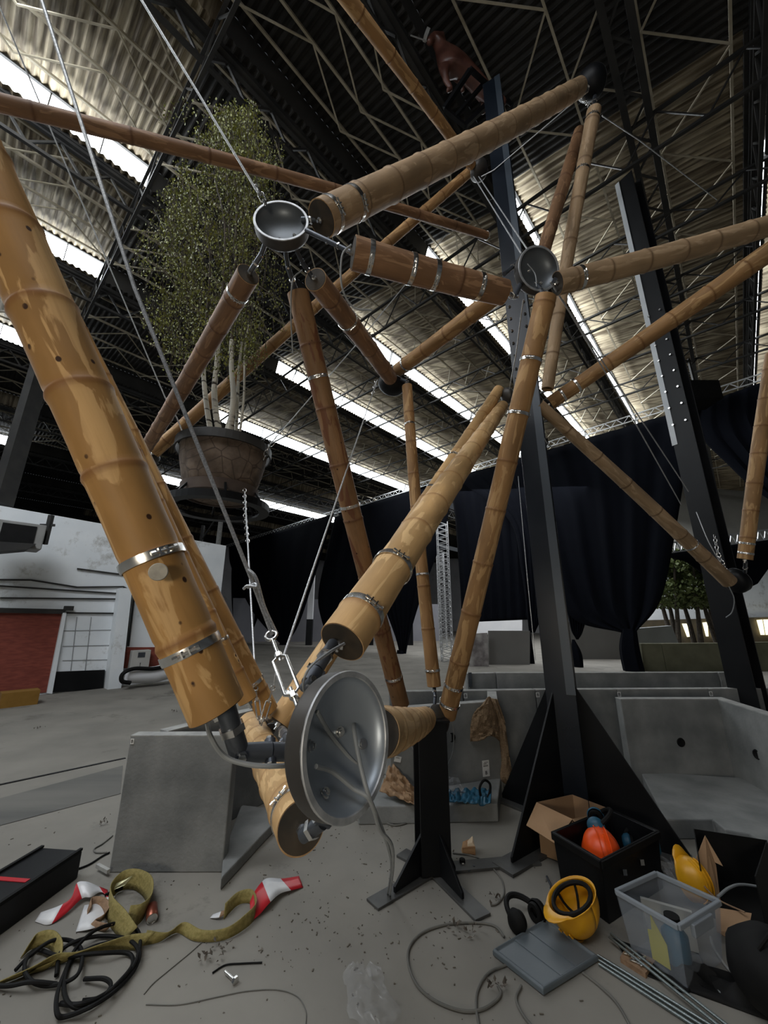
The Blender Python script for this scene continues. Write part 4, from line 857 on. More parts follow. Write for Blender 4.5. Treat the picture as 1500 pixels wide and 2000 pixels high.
rope('short wire above the leaning small turnbuckle', [(540, 1300, 1.95), (534, 1342, 1.9)], .005, sm=False)
t = rope('grey power cable looping from the thickest pole end under to the big dish', [(403, 1404, .86), (412, 1440, .80), (440, 1478, .80), (490, 1494, .80), (545, 1496, .82), (585, 1492, .90)], .0105, 'power_cable', 'cable', 'cable')
def onb(x, y, k=0.0): # point inside the dish plane, pushed in a little
    r = ray(x, y); tt = (P(684, 1449, .86)-CAM).dot(NM)/r.dot(NM); return CAM+r*(tt+k)
rope('grey cable emerging from the dish centre hole and dropping to the floor', [(onb(693, 1408, .09),), (onb(692, 1430, .04),), (onb(705, 1500, .0),), (onb(722, 1560, -.02),), (P(738, 1600, .88),), (P(760, 1660, 1.05),), (P(764, 1700, 1.5),), (G(757, 1745, .01),)], .0098, 'power_cable', 'cable', 'cable')
rope('grey cable crossing the dish from upper left to lower right', [(onb(619, 1390, .01),), (onb(650, 1440, .07),), (onb(700, 1495, .06),), (onb(753, 1517, .0),)], .0098, 'power_cable', 'cable', 'cable')
rope('grey cable lying along the lower left of the dish and down its rim', [(onb(617, 1497, .02),), (onb(650, 1508, .04),), (onb(690, 1540, .02),), (onb(722, 1562, -.02),), (P(742, 1620, .9),), (P(768, 1672, 1.1),), (G(762, 1748, .01),)], .0098, 'power_cable', 'cable', 'cable')
rope('grey cable along the connector of the foremost pale pole', [(672, 1256, 1.15), (640, 1275, 1.05), (604, 1305, .98), (592, 1340, .97), (602, 1368, 1.0)], .006, 'power_cable', 'cable', 'cable')
rope('strip of silver strap poking from the foremost pale pole end', [(673, 1258, 1.16), (655, 1268, 1.1), (622, 1290, 1.04)], .006, 'strap_end', 'wire', 'strap')
rope('grey cable loop hanging under the dark brown clamped pole', [(686, 478, 2.0), (668, 500, 1.98), (668, 560, 2.0), (690, 600, 2.05), (727, 606, 2.05)], .010, 'power_cable', 'cable', 'cable')
rope('grey cable hanging along the red-brown pole top', [(590, 528, 2.35), (572, 548, 2.3), (568, 610, 2.35), (572, 690, 2.4)], .009, 'power_cable', 'cable', 'cable')
rope('pale cable inside the middle dish hanging over its rim', [(1030, 515, 2.66), (1045, 535, 2.66), (1048, 560, 2.6)], .007, 'power_cable', 'cable', 'cable')
rope('cable loop under the lower pole junction right of the slanting pole', [(1058, 805, 4.0), (1056, 840, 3.9), (1075, 872, 3.9), (1100, 870, 4.0)], .012, 'power_cable', 'cable', 'cable')
rope('cable curl below the bowl on the right-hand column', [(1424, 1146, 4.2), (1434, 1170, 4.2), (1430, 1195, 4.25), (1418, 1206, 4.3)], .010, 'power_cable', 'cable', 'cable')
rope('thin pale cable trailing down the black stand', [(802, 1420, 2.8), (804, 1455, 2.8), (818, 1480, 2.8), (834, 1493, 2.85)], .007, 'power_cable', 'cable', 'cable')
rope('thin pale cable looping below the slanting pole foot', [(880, 1400, 2.8), (886, 1430, 2.85), (884, 1470, 3.0), (872, 1500, 3.3)], .007, 'power_cable', 'cable', 'cable')
# ================================================================== HANGING BIRCH
PD = 4.0; pc = P(434, 925, PD); PR = .43
t = thing('hanging_birch', 'leafy white-stemmed birch hanging in a round brown pot', 'tree', pc)
prof = [(0, -.27), (.28, -.27), (.33, -.22), (.37, -.10), (.415, .10), (.43, .24), (.41, .25), (.39, .20), (0, .18)]
pm = mat('rootball_pot', (.08, .058, .042), (.22, .165, .125), .9, 0, 7, bump=1.0, bscale=7, lo=.35, hi=.75)
nt = pm.node_tree; bb = nt.nodes['Principled BSDF']; src_ = bb.inputs['Base Color'].links[0].from_socket
vo = nt.nodes.new('ShaderNodeTexVoronoi'); vo.feature = 'DISTANCE_TO_EDGE'; vo.inputs['Scale'].default_value = 7; vo.inputs['Randomness'].default_value = 1; tcn = nt.nodes.new('ShaderNodeTexCoord'); nt.links.new(tcn.outputs['Object'], vo.inputs['Vector'])
mr_ = nt.nodes.new('ShaderNodeMapRange'); mr_.inputs[1].default_value = .0; mr_.inputs[2].default_value = .05; nt.links.new(vo.outputs['Distance'], mr_.inputs[0])
mx_ = nt.nodes.new('ShaderNodeMix'); mx_.data_type = 'RGBA'; nt.links.new(mr_.outputs[0], mx_.inputs[0]); mx_.inputs[6].default_value = (.06, .044, .034, 1); nt.links.new(src_, mx_.inputs[7]); nt.links.new(mx_.outputs[2], bb.inputs['Base Color'])
MB().lathe(prof, 48).build('pot', pm, t)
MB().lathe([(.46, .20), (.475, .20), (.475, .29), (.46, .29), (.46, .20)], 48).build('rim_band', M['lat_dark'], t, smooth=False)
MB().lathe([(.335, -.27), (.36, -.27), (.375, -.17), (.36, -.17), (.335, -.27)], 48).build('lower_band', mat('rust_band', (.09, .065, .055), (.14, .11, .09), .7, .3), t)
mb = MB()
mb.lathe([(.40, -.40), (.50, -.40), (.50, -.33), (.48, -.33), (.48, -.38), (.40, -.38), (.40, -.40)], 48)
for k in range(6): a = k*PI/3; mb.bar((math.cos(a)*.47, math.sin(a)*.47, -.36), (math.cos(a)*.35, math.sin(a)*.35, -.2), .02)
mb.build('hanging_ring', M['black'], t, smooth=False)
rnd = random.Random(4)
cr = P(425, 430, 3.95)-pc        # crown centre
stems = [((-.10, 0), (398, 690), (410, 500)), ((-.02, .03), (425, 690), (440, 460)), ((.05, -.04), (452, 690), (462, 420)), ((.10, .04), (470, 690), (500, 470)), ((.0, -.1), (455, 750), (445, 380)), ((.14, -.02), (482, 650), (520, 520))]
for i, (b0, m1, m2) in enumerate(stems):
    dd = PD+rnd.uniform(-.08, .08); q = [Vector((b0[0], b0[1], .2)), P(m1[0]-(6 if i % 2 else -4), 780, dd)-pc, P(m1[0], m1[1], dd)-pc, P(m2[0], m2[1], dd)-pc, P(m2[0]+rnd.uniform(-30, 20), m2[1]-120, dd)-pc]
    pts = catmull(q, 8); n = len(pts); r = (.030, .036, .036, .020, .026, .014)[i]; cut = int(n*.52)
    MB().tube(pts[:cut+1], [r*(1-.75*k/n) for k in range(cut+1)], 10).build('stem', M['bark'], t)
    MB().tube(pts[cut:], [r*(1-.75*(k+cut)/n)*.7 for k in range(n-cut)], 8).build('branch', M['bark2'], t)
mbl = MB(); mbt = MB(); leaves = 0
outline = [(205, 400, 520), (250, 350, 545), (300, 345, 560), (360, 300, 560), (420, 270, 565), (480, 265, 560), (540, 280, 565), (600, 280, 560), (650, 310, 540), (700, 330, 500), (725, 380, 420)]
def wid(y):
    for i in range(len(outline)-1):
        if outline[i][0] <= y <= outline[i+1][0]:
            f = (y-outline[i][0])/(outline[i+1][0]-outline[i][0]); return outline[i][1]+(outline[i+1][1]-outline[i][1])*f, outline[i][2]+(outline[i+1][2]-outline[i][2])*f
    return 300, 500
for tw in range(3300):
    y = rnd.uniform(200, 690)
    x0, x1 = wid(y); x = rnd.uniform(x0, x1); mid = (x0+x1)/2; e = abs(x-mid)/((x1-x0)/2)
    dd = PD+.12+rnd.uniform(-.62, .62)*math.sqrt(max(0, 1-e*e*.9)); p = P(x, y, dd)-pc
    if noise.noise(p*3.2) < -.16+.5*e**3 or rnd.random() < .7*e**4: continue
    ln = rnd.uniform(.16, .42); sway = Vector((rnd.uniform(-.06, .06), rnd.uniform(-.06, .06), 0)); pts = [p, p+sway*.5-Vector((0, 0, ln*.5)), p+sway-Vector((0, 0, ln))]
    mbt.tube(pts, .0022, 3, cap=False)
    for k in range(int(ln*42)):
        f = rnd.random(); c = p+sway*f-Vector((0, 0, ln*f))+Vector((rnd.gauss(0, .03), rnd.gauss(0, .03), rnd.gauss(0, .02))); s = rnd.uniform(.014, .028)
        q = Matrix.Rotation(rnd.random()*6.28, 3, 'Z') @ Matrix.Rotation(rnd.uniform(1.2, 2.9), 3, 'X')
        mbl.add([c+q @ Vector(v)*s for v in ((0, 0, 0), (.42, .45, .06), (0, 1.15, 0), (-.42, .45, .06))], [(0, 1, 2, 3)])
mbt.build('twigs', M['bark2'], t)['kind'] = 'stuff'
mbl.build('foliage', M['leaf'], t, smooth=False)['kind'] = 'stuff'
# ================================================================== HORSE ON THE COLUMN TOP
hide = mat('brown_hide', (.12, .05, .035), (.055, .02, .014), .38, 0, 5)
HD = 5.6
def hp(x, y, d=0): return P(x, y, HD+d)
hc = hp(905, 190); t = thing('horse_figure', 'dark brown horse figure rearing on the black frame at the column top', 'animal figure', hc)
def skin(name, chains, m, parent, o, sub=2):
    me = bpy.data.meshes.new(name); bm = bmesh.new(); lay = bm.verts.layers.skin.verify(); vs = {}
    for ch in chains:
        prev = None
        for p, r in ch:
            key = tuple(round(v, 4) for v in p)
            if key not in vs: v = bm.verts.new(p); v[lay].radius = (r, r); vs[key] = v
            v = vs[key]
            if prev and prev is not v and not bm.edges.get((prev, v)): bm.edges.new((prev, v))
            prev = v
    first = True
    for v in bm.verts: v[lay].use_root = first; first = False
    bm.to_mesh(me); bm.free(); me.materials.append(m); ob = bpy.data.objects.new(name, me); COL.objects.link(ob); ob.location = o; ob.parent = parent
    ob.modifiers.new('skin', 'SKIN').use_smooth_shade = True; s = ob.modifiers.new('sub', 'SUBSURF'); s.levels = sub; s.render_levels = sub
    return ob
K = 1/FPX*HD
def hq(x, y, d=0): return tuple(hp(x, y, d)-hc)
chest, mid_, rump = (hq(868, 122), 17*K), (hq(900, 128), 19*K), (hq(935, 165, .15), 17*K)
chains = [[chest, mid_, rump], [chest, (hq(862, 96), 12*K), (hq(858, 78), 10*K), (hq(845, 74, -.05), 8*K), (hq(836, 84, -.1), 6*K)],
          [chest, (hq(868, 140, -.1), 9*K), (hq(872, 158, -.1), 6*K), (hq(882, 174, -.12), 4*K), (hq(872, 177, -.12), 4.5*K)],
          [chest, (hq(880, 142, .12), 8*K), (hq(898, 160, .1), 5*K), (hq(905, 180, .1), 4*K)],
          [rump, (hq(960, 190, .1), 13*K), (hq(985, 200, .1), 9*K), (hq(972, 214, .1), 5*K), (hq(958, 219, .08), 4*K)],
          [rump, (hq(945, 190, .25), 10*K), (hq(950, 212, .25), 5*K), (hq(940, 222, .25), 4*K)],
          [(hq(858, 78), 10*K), (hq(866, 64, .05), 3*K)], [(hq(858, 78), 10*K), (hq(852, 62, -.05), 3*K)]]
skin('body', chains, hide, t, (0, 0, 0))
MB().tube([hq(990, 196, .1), hq(1000, 205, .15), hq(998, 218, .15)], [5*K, 4*K, 1.5*K], 8).build('tail', M['rubber'], t)
MB().bar(hq(836, 60, -.05), hq(830, 76, -.12), .07, .05).build('muzzle_plate', M['conc_edge'], t, smooth=False)
MB().bar(hq(802, 69, -.2), hq(834, 80, -.1), .012).build('bit_rod', M['alu'], t, smooth=False)
t = thing('platform_frame', 'black square steel frame under the horse figure', 'frame', hc)
q = [hp(868, 212, -.1)-hc, hp(919, 136, -.25)-hc, hp(972, 184, .2)-hc, hp(908, 246, .0)-hc]
q = [Vector((a.x, a.y, a.z)) for a in q]
for i in range(4): MB().bar(q[i], q[(i+1) % 4], .05, .07).build('frame_bar', M['black'], t, smooth=False)
MB().bar(q[0].lerp(q[3], .5), q[1].lerp(q[2], .5), .04, .05).build('frame_bar', M['black'], t, smooth=False)
# ================================================================== FLOOR CLUTTER
Z = Vector((0, 0, 1))
def gpts(l, z=.006): return [G(p[0], p[1], p[2] if len(p) > 2 else z) for p in l]
def gcable(label, pts, w, m='floorcable', name='floor_cable', cat='cable', z=None, n=8):
    r = w/2; pw = [G(p[0], p[1], (p[2] if len(p) > 2 else 0)+r+.001) for p in pts]; ps = catmull(pw, n); o = MB().tube([p-pw[0] for p in ps], r, 8).build(name, M[m]); o.location = pw[0]
    return tag(o, label, cat)
gcable('grey cable lying in one big loop on the floor in front of the grey lid', [(985, 1830), (965, 1808), (925, 1802), (870, 1806), (825, 1822), (800, 1850), (798, 1885), (815, 1925), (850, 1955), (900, 1974), (940, 1972), (968, 1955), (978, 1940), (972, 1925)], .012)
gcable('grey cable curving from under the lid down past the bottom edge', [(990, 1884), (955, 1900), (935, 1930), (930, 1965), (938, 2020)], .011)
gcable('grey cable leaving the near corner of the grey lid', [(1018, 1925), (1008, 1950), (1020, 1980), (1045, 2012)], .011)
gcable('grey cable from under the lid toward the bottom right', [(1138, 1900), (1170, 1925), (1205, 1960), (1235, 2012)], .011)
gcable('thin grey cable curving from the stand foot to the floor right of it', [(884, 1666), (925, 1672), (955, 1690), (978, 1715), (984, 1745), (972, 1764), (958, 1768)], .010)
gcable('very thin wire arcing across the floor at the bottom centre left', [(285, 1962), (350, 1962), (420, 1948), (480, 1936), (540, 1933), (580, 1946), (597, 1975), (596, 2010)], .004)
gcable('thin bent wire from the webbing toward the bottom left', [(403, 1842), (398, 1838), (370, 1862), (330, 1895), (300, 1920), (281, 1942)], .004)
gcable('dark bent twig of wire left of the small bolt', [(415, 1900), (440, 1885), (470, 1882), (512, 1880)], .007, 'rubber')
for i, (lab, pts) in enumerate((
    ('outermost loops of the black cable coil on the floor, bottom left', [(110, 1905), (118, 1860), (150, 1838), (200, 1828), (250, 1835), (272, 1860), (262, 1895), (225, 1935), (180, 1965), (130, 1985), (112, 1980), (112, 1940), (130, 1890), (150, 1850), (190, 1815), (245, 1802), (272, 1825), (268, 1870), (240, 1915), (190, 1950), (150, 1962), (118, 1960)]),
    ('middle loops of the black cable coil, bottom left', [(30, 1895), (55, 1870), (100, 1838), (140, 1838), (160, 1860), (150, 1905), (100, 1925), (60, 1915), (48, 1885), (70, 1855), (120, 1868), (190, 1862), (250, 1862), (258, 1885), (230, 1920), (195, 1948), (160, 1955)]),
    ('inner loop of the black cable coil with its free end, bottom left', [(280, 1832), (230, 1838), (180, 1850), (140, 1875), (125, 1920), (135, 1960), (175, 1968), (215, 1930), (205, 1912), (165, 1912)]),
    ('black cable tail running off the left edge from the coil', [(-30, 1925), (20, 1925), (60, 1918), (110, 1922)]))):
    gcable(lab, [(x, y, .012*(k % 3)+.006) for k, (x, y) in enumerate(pts)], .017, 'rubber')
gcable('black cable from the case corner to the nearest left concrete block', [(150, 1698), (175, 1688), (200, 1672), (214, 1665)], .012, 'rubber')
gcable('grey bent rod on the floor left of the nearest concrete block', [(220, 1632), (200, 1648), (184, 1658), (188, 1665), (208, 1665)], .010)
# folded strips
def ribbon(name, label, cat, rows, mats, seg_m=None, th=.002, parent=None):
    """rows: list of (left point, right point) world"""
    g = []; L_ = catmull([r[0] for r in rows], 6); R_ = catmull([r[1] for r in rows], 6)
    for a, b_ in zip(L_, R_): g.append([a.lerp(b_, s/3) for s in range(4)])
    o = Vector(g[0][0]); mb = MB().grid([[p-o for p in r] for r in g])
    if seg_m: mb.mi = [seg_m(i//3/ (len(g)-1)) for i in range(len(mb.mi))]
    ob = mb.build(name, mats, None, solid=th); ob.location = o
    return tag(ob, label, cat)
def gr(l): return [(G(a[0], a[1], a[2]+.004), G(b[0], b[1], b[2]+.004)) for a, b in l]
ribbon('barrier_tape', 'red and white barrier tape end standing up right of the webbing', 'tape', gr([((490, 1800, .0), (488, 1762, .03)), ((508, 1785, .01), (497, 1742, .05)), ((528, 1762, .03), (512, 1722, .05)), ((548, 1745, .02), (525, 1715, .06)), ((572, 1738, .01), (553, 1716, .03)), ((592, 1733, 0), (584, 1711, .02))]),
       [M['red'], M['tapewhite']], lambda f: 0 if f < .38 or f > .74 else 1)
ribbon('barrier_tape', 'crumpled red and white barrier tape beside the black case', 'tape', gr([((68, 1800, 0), (80, 1782, .02)), ((96, 1806, .0), (118, 1768, .04)), ((128, 1785, .01), (140, 1752, .04)), ((160, 1755, .02), (150, 1725, .06)), ((178, 1752, .02), (168, 1722, .06)), ((198, 1742, .01), (190, 1730, .02)), ((212, 1756, 0), (210, 1738, .0))]),
       [M['tapewhite'], M['red']], lambda f: 1 if .18 < f < .48 or f > .86 else 0)
ribbon('paper_scrap', 'white torn scrap under the webbing loop left of the can', 'paper', gr([((148, 1820, 0), (165, 1768, 0)), ((175, 1815, .01), (185, 1765, .02)), ((206, 1805, 0), (210, 1762, 0))]), M['tapewhite'])
ribbon('barrier_tape', 'faded tape end poking out left of the right webbing loop', 'tape', gr([((410, 1793, 0), (416, 1786, .0)), ((428, 1792, .01), (432, 1780, .02)), ((446, 1782, .01), (448, 1774, .02))]), [M['tapewhite'], M['webbing2']], lambda f: 0 if f < .5 else 1)
def strap(label, pts, w, m='webbing'):
    """webbing standing on its edge: pts (x, y, lean)"""
    rows = []
    for p in pts:
        a = G(p[0], p[1], .004+(p[3] if len(p) > 3 else 0)); rows.append((a, a+Vector((p[2]*w, abs(1-abs(p[2]))*w*.4, max(.01, (1-abs(p[2])*.75))*w))))
    return ribbon('webbing_strap', label, 'strap', rows, M[m], th=.004)
strap('long stretch of yellow webbing lying between the two loops', [(275, 1848, .2), (310, 1840, .6), (345, 1822, .5), (380, 1838, .5), (430, 1838, .35), (470, 1820, .1), (496, 1795, .0), (490, 1766, -.1), (465, 1768, -.2), (437, 1795, -.1)], .062)
strap('yellow webbing loop standing on edge left of the can', [(240, 1822, .0), (262, 1812, .1), (282, 1790, .1), (284, 1758, .0), (262, 1738, -.1), (232, 1742, -.1), (212, 1765, -.2), (210, 1798, -.1), (225, 1822, .2), (240, 1840, .6)], .095)
strap('brown webbing curl lying left of the yellow loop', [(168, 1792, .2), (172, 1778, .0), (195, 1776, .1), (204, 1790, .2), (190, 1805, .4), (172, 1812, .6), (205, 1820, .6)], .05, 'webbing2')
strap('flat dirty yellow webbing under the black cable coil', [(-30, 1930, .9), (20, 1915, .8), (70, 1895, .7), (110, 1885, .8), (160, 1868, .8), (220, 1855, .7), (270, 1856, .6)], .11)
strap('yellow webbing fold at the far left under the black cable', [(40, 1872, .3), (60, 1855, .1), (90, 1850, .1), (105, 1865, .3), (95, 1890, .6), (50, 1905, .8)], .06)
# black case on the left
q = [G(-80, 1745), G(148, 1768), G(150, 1690), G(105, 1690)]
t = thing('equipment_case', 'long black case with red band at the left edge of the floor', 'case', G(40, 1760))
o = Vector(t.location)
b4 = [G(-120, 1905), G(38, 1800), G(150, 1712), G(-120, 1712)]
b4 = [Vector((p.x, p.y, 0)) for p in b4]
A0 = G(152, 1715); B0 = G(-10, 1835); dA = (B0-A0).normalized(); nn = Vector((-dA.y, dA.x, 0)); nn = nn if nn.y > 0 else -nn
def cs(s, n_, z): return A0+dA*s+nn*n_+Vector((0, 0, z))-o
Lc, Wc, Hc = 1.15, .30, .15
mb = MB(); mb.hexa([cs(0, 0, 0), cs(Lc, 0, 0), cs(Lc, Wc, 0), cs(0, Wc, 0)], [cs(0, 0, Hc), cs(Lc, 0, Hc), cs(Lc, Wc, Hc), cs(0, Wc, Hc)]); mb.build('case_body', M['black'], t, smooth=False, bevel=.008)
for e in ((0, 0, Lc, .02), (0, Wc-.02, Lc, Wc)):
    mb = MB(); mb.hexa([cs(e[0], e[1], Hc), cs(e[2], e[1], Hc), cs(e[2], e[3], Hc), cs(e[0], e[3], Hc)], [cs(e[0], e[1], Hc+.012), cs(e[2], e[1], Hc+.012), cs(e[2], e[3], Hc+.012), cs(e[0], e[3], Hc+.012)]); mb.build('edge_rail', M['rubber'], t, smooth=False)
mb = MB(); mb.hexa([cs(.30, .05, Hc), cs(.33, .05, Hc), cs(.33, .25, Hc), cs(.30, .25, Hc)], [cs(.30, .05, Hc+.003), cs(.33, .05, Hc+.003), cs(.33, .25, Hc+.003), cs(.30, .25, Hc+.003)]); mb.build('red_band', M['red'], t, smooth=False)
# can, knife, bolts, debris
c = G(297, 1782, .03); t = thing('drink_can', 'small red and silver can lying right of the yellow webbing loop', 'can', c); rot = quat_z(Vector((.5, -.8, -.12))).to_matrix()
MB().lathe([(0, -.045), (.024, -.045), (.029, -.038), (.029, .036), (.025, .044)], 20, 0, (0, 0, 0), rot).build('can_body', mat('can_red', (.16, .03, .02), (.3, .1, .06), .3, .6, 9), t)
MB().lathe([(.025, .044), (.026, .047), (.022, .048), (.021, .042), (0, .042)], 20, 0, (0, 0, 0), rot).build('can_top', M['chrome'], t)
c = G(240, 1728, .03); t = thing('cutter_blade', 'yellowish cutting blade with black handle leaning on the webbing', 'tool', c)
MB().prism([G(214, 1742, .03)-c, G(222, 1728, .05)-c, G(258, 1711, .09)-c, G(245, 1728, .05)-c], (.0, .003, 0)).build('blade', mat('brass_blade', (.65, .62, .38), rough=.3, metal=.5), t, smooth=False)
MB().bar(G(205, 1748, .01)-c, G(240, 1734, .03)-c, .012).build('handle', M['rubber'], t)
c = G(214, 1756, .012); tag(MB().box(c, .05, .03, .012, Matrix.Rotation(.3, 3, 'Z')).build('strap_buckle', M['tapewhite'], bevel=.004), 'pale square buckle beside the cutter blade', 'buckle')
def bolt(label, x, y, x2, y2, s=1.0, m='chrome'):
    a, b_ = G(x, y, .012), G(x2, y2, .012); t = thing('loose_bolt', label, 'bolt', a); d = (b_-a)
    MB().tube([(0, 0, 0), d], .007*s, 10).build('shank', M[m], t); MB().tube([d, d+d.normalized()*.012*s], .016*s, 6).build('head', M[m], t); return t
bolt('shiny bolt lying alone on the floor at the bottom centre left', 440, 1898, 458, 1914)
bolt('rusty bolt on the floor left of the yellow helmet', 1068, 1712, 1078, 1734, .9, 'gun')
bolt('little bolt near the back of the stand foot', 915, 1702, 925, 1694, .6, 'gun')
c = G(903, 1683, .02); tag(MB().lathe([(0, -.02), (.018, -.02), (.02, -.01), (.02, .015), (.012, .02), (0, .02)], 16, 0, c).build('tape_roll', M['rubber']), 'small black tape spool on the floor right of the stand', 'spool')
MB().box(c+Vector((0, -.021, .0)), .014, .002, .006).build('white_mark', M['white'], None)
bpy.data.objects['white_mark'].parent = bpy.data.objects['tape_roll']
bpy.data.objects['tape_roll'].name = 'tape_spool'
c = G(914, 1655, .03); t = thing('wood_offcut', 'broken wood offcut on the floor behind the stand', 'wood', c); o_ = MB().hexa([Vector(v) for v in ((-.045, -.03, -.03), (.045, -.035, -.03), (.05, .03, -.03), (-.045, .03, -.03))], [Vector(v) for v in ((-.045, -.03, .012), (.045, -.035, .02), (.04, .03, .045), (-.03, .03, .02))]).build('block', M['wood'], t, smooth=False)
MB().hexa([Vector(v) for v in ((-.01, -.028, .013), (.045, -.03, .02), (.04, .02, .04), (-.01, .02, .02))], [Vector(v) for v in ((0, -.02, .03), (.03, -.02, .04), (.04, .02, .06), (0, .015, .03))]).build('split_face', mat('fresh_wood', (.5, .38, .26), (.6, .48, .34), .8), t, smooth=False)
rnd = random.Random(12)
mb = MB()
for k in range(420):
    while True:
        x = rnd.uniform(-50, 1150); y = rnd.uniform(1560, 2030)
        if rnd.random() < .12 or (500 < x < 900 and 1600 < y < 1900 and rnd.random() < .8): break
    c = G(x, y, .003); s = rnd.uniform(.002, .007); a = rnd.random()*6.28; e = rnd.uniform(1, 4) if rnd.random() < .35 else 1.2
    mb.box(c, s*e, s*.8, s*.5, Matrix.Rotation(a, 3, 'Z'))
st = mb.build('floor_debris', mat('debris', (.07, .06, .045), (.16, .14, .11), .9, 0, 30), smooth=False); st['kind'] = 'stuff'; st['label'] = 'dark chips and grit scattered over the concrete floor'; st['category'] = 'debris'
def scraps(label, x, y, n, seed):
    r_ = random.Random(seed); c0 = G(x, y); t = thing('dry_leaf_clump', label, 'leaves', c0); mb = MB()
    for k in range(n):
        c = Vector((r_.gauss(0, .025), r_.gauss(0, .025), r_.uniform(.008, .03))); q = Matrix.Rotation(r_.random()*6, 3, 'Z') @ Matrix.Rotation(r_.random()*3, 3, 'X'); s = r_.uniform(.012, .03)
        mb.add([c+q @ Vector(v)*s for v in ((0, 0, 0), (.3, .5, .1), (0, 1, 0), (-.3, .5, .1))], [(0, 1, 2, 3)])
    mb.build('dry_leaves', M['bark2'], t, smooth=False, solid=.001)
for i, (x, y, lab) in enumerate(((890, 1818, 'small dry leaf clump inside the big cable loop'), (918, 1828, 'second dry leaf clump inside the cable loop, right one'), (400, 1875, 'dark leaf scraps left of the shiny bolt'), (972, 1932, 'leaf scraps at the small cable crossing'), (970, 1760, 'leaf scraps at the thin cable end right of the stand'), (430, 1862, 'greenish leaf scraps below the yellow webbing'), (76, 1424, 'white scrap far out on the left floor'), (342, 1392, 'leaf scraps on the far floor above the nearest concrete block'), (200, 1612, 'leaf scraps beside the nearest left concrete block'), (570, 1640, 'leaf scraps under the fat pale pole end'))):
    scraps(lab, x, y, 12, 40+i)
# clear plastic bag on floor
g = []; c0 = G(722, 1955)
for i in range(18):
    row = []
    for j in range(26):
        u, v = i/17-.5, j/25-.5; wv = 1+.5*noise.noise(Vector((0, v*4, 7))); u2 = u*wv*(1-.5*abs(v*2)**3)+.1*noise.noise(Vector((u*3, v*3, 2))); x = u2*.20+v*.10; y = -v*.34+.03*noise.noise(Vector((u*6, 4, v*3))); zz = .012+.05*max(0, 1-(u*2)**2)*max(0, 1-(v*2)**2)*(.6+.9*noise.noise(Vector((u*5, v*7, 3))))+.014*noise.noise(Vector((u*14, v*16, 1)))
        row.append(Vector((x, y, max(.003, zz))))
    g.append(row)
filmm = mat('clear_film', (.6, .62, .65), rough=.15, alpha=.12, spec=.9)
o = MB().grid(g).build('plastic_bag', filmm); o.location = c0; tag(o, 'crumpled clear plastic bag at the bottom centre of the floor', 'plastic bag')
# ---- grey lid
t = thing('plastic_tray', 'grey rectangular plastic lid lying on the floor', 'lid', G(1068, 1875))
lo_ = Vector(t.location); cn = [G(962, 1868), G(1062, 1948), G(1170, 1880), G(1068, 1805)]; cn = [Vector((p.x, p.y, 0))-lo_ for p in cn]
ctr = sum(cn, Vector())/4; up = lambda l, k, z: [ctr+(p-ctr)*k+Vector((0, 0, z)) for p in l]
mb = MB(); r0, r1, r2, r3 = up(cn, 1, .004), up(cn, 1, .026), up(cn, .95, .032), up(cn, .90, .022)
v = r0+r1+r2+r3; f = [(i+4*k, (i+1) % 4+4*k, (i+1) % 4+4*(k+1), i+4*(k+1)) for k in range(3) for i in range(4)]+[(12, 13, 14, 15), (3, 2, 1, 0)]
mb.add(v, f).build('lid_plate', M['lid'], t, smooth=False, bevel=.006)
mb = MB(); a, b_ = up(cn, .9, .024)[0], up(cn, .9, .024)[2]; 
for k in (.35, .65): p, q = r3[0].lerp(r3[3], k), r3[1].lerp(r3[2], k); mb.bar(p+Vector((0, 0, .001)), q+Vector((0, 0, .001)), .012, .004)
mb.build('moulded_ribs', M['lid'], t, smooth=False)
# ---- ear defenders
def earmuffs(label, c, rotm, m, s=1.0):
    t = thing('ear_defenders', label, 'ear defenders', c)
    for k in (-1, 1):
        rr = rotm @ Matrix.Rotation(PI/2*k, 3, 'Y'); o_ = rotm @ Vector((k*.055*s, 0, 0))
        MB().lathe([(0, .042*s), (.026*s, .040*s), (.040*s, .028*s), (.046*s, .008*s), (.042*s, 0)], 24, 0, o_, rr).build('ear_cup', M[m], t)
        MB().lathe([(.036*s, 0), (.038*s, -.006*s), (.034*s, -.016*s), (.02*s, -.016*s), (.018*s, -.004*s)], 24, 0, o_, rr).build('ear_cushion', M['rubber'], t)
    pts = [rotm @ Vector((math.cos(a)*.075*s, 0, math.sin(a)*.10*s+.005)) for a in [PI*k/16 for k in range(17)]]
    MB().tube(pts, .012*s, 8).build('headband', M['rubber'], t); return t
earmuffs('black ear defenders lying against the grey lid', G(1030, 1790, .045), Matrix.Rotation(.5, 3, 'Z') @ Matrix.Rotation(-1.3, 3, 'X'), 'rubber', 1.2)
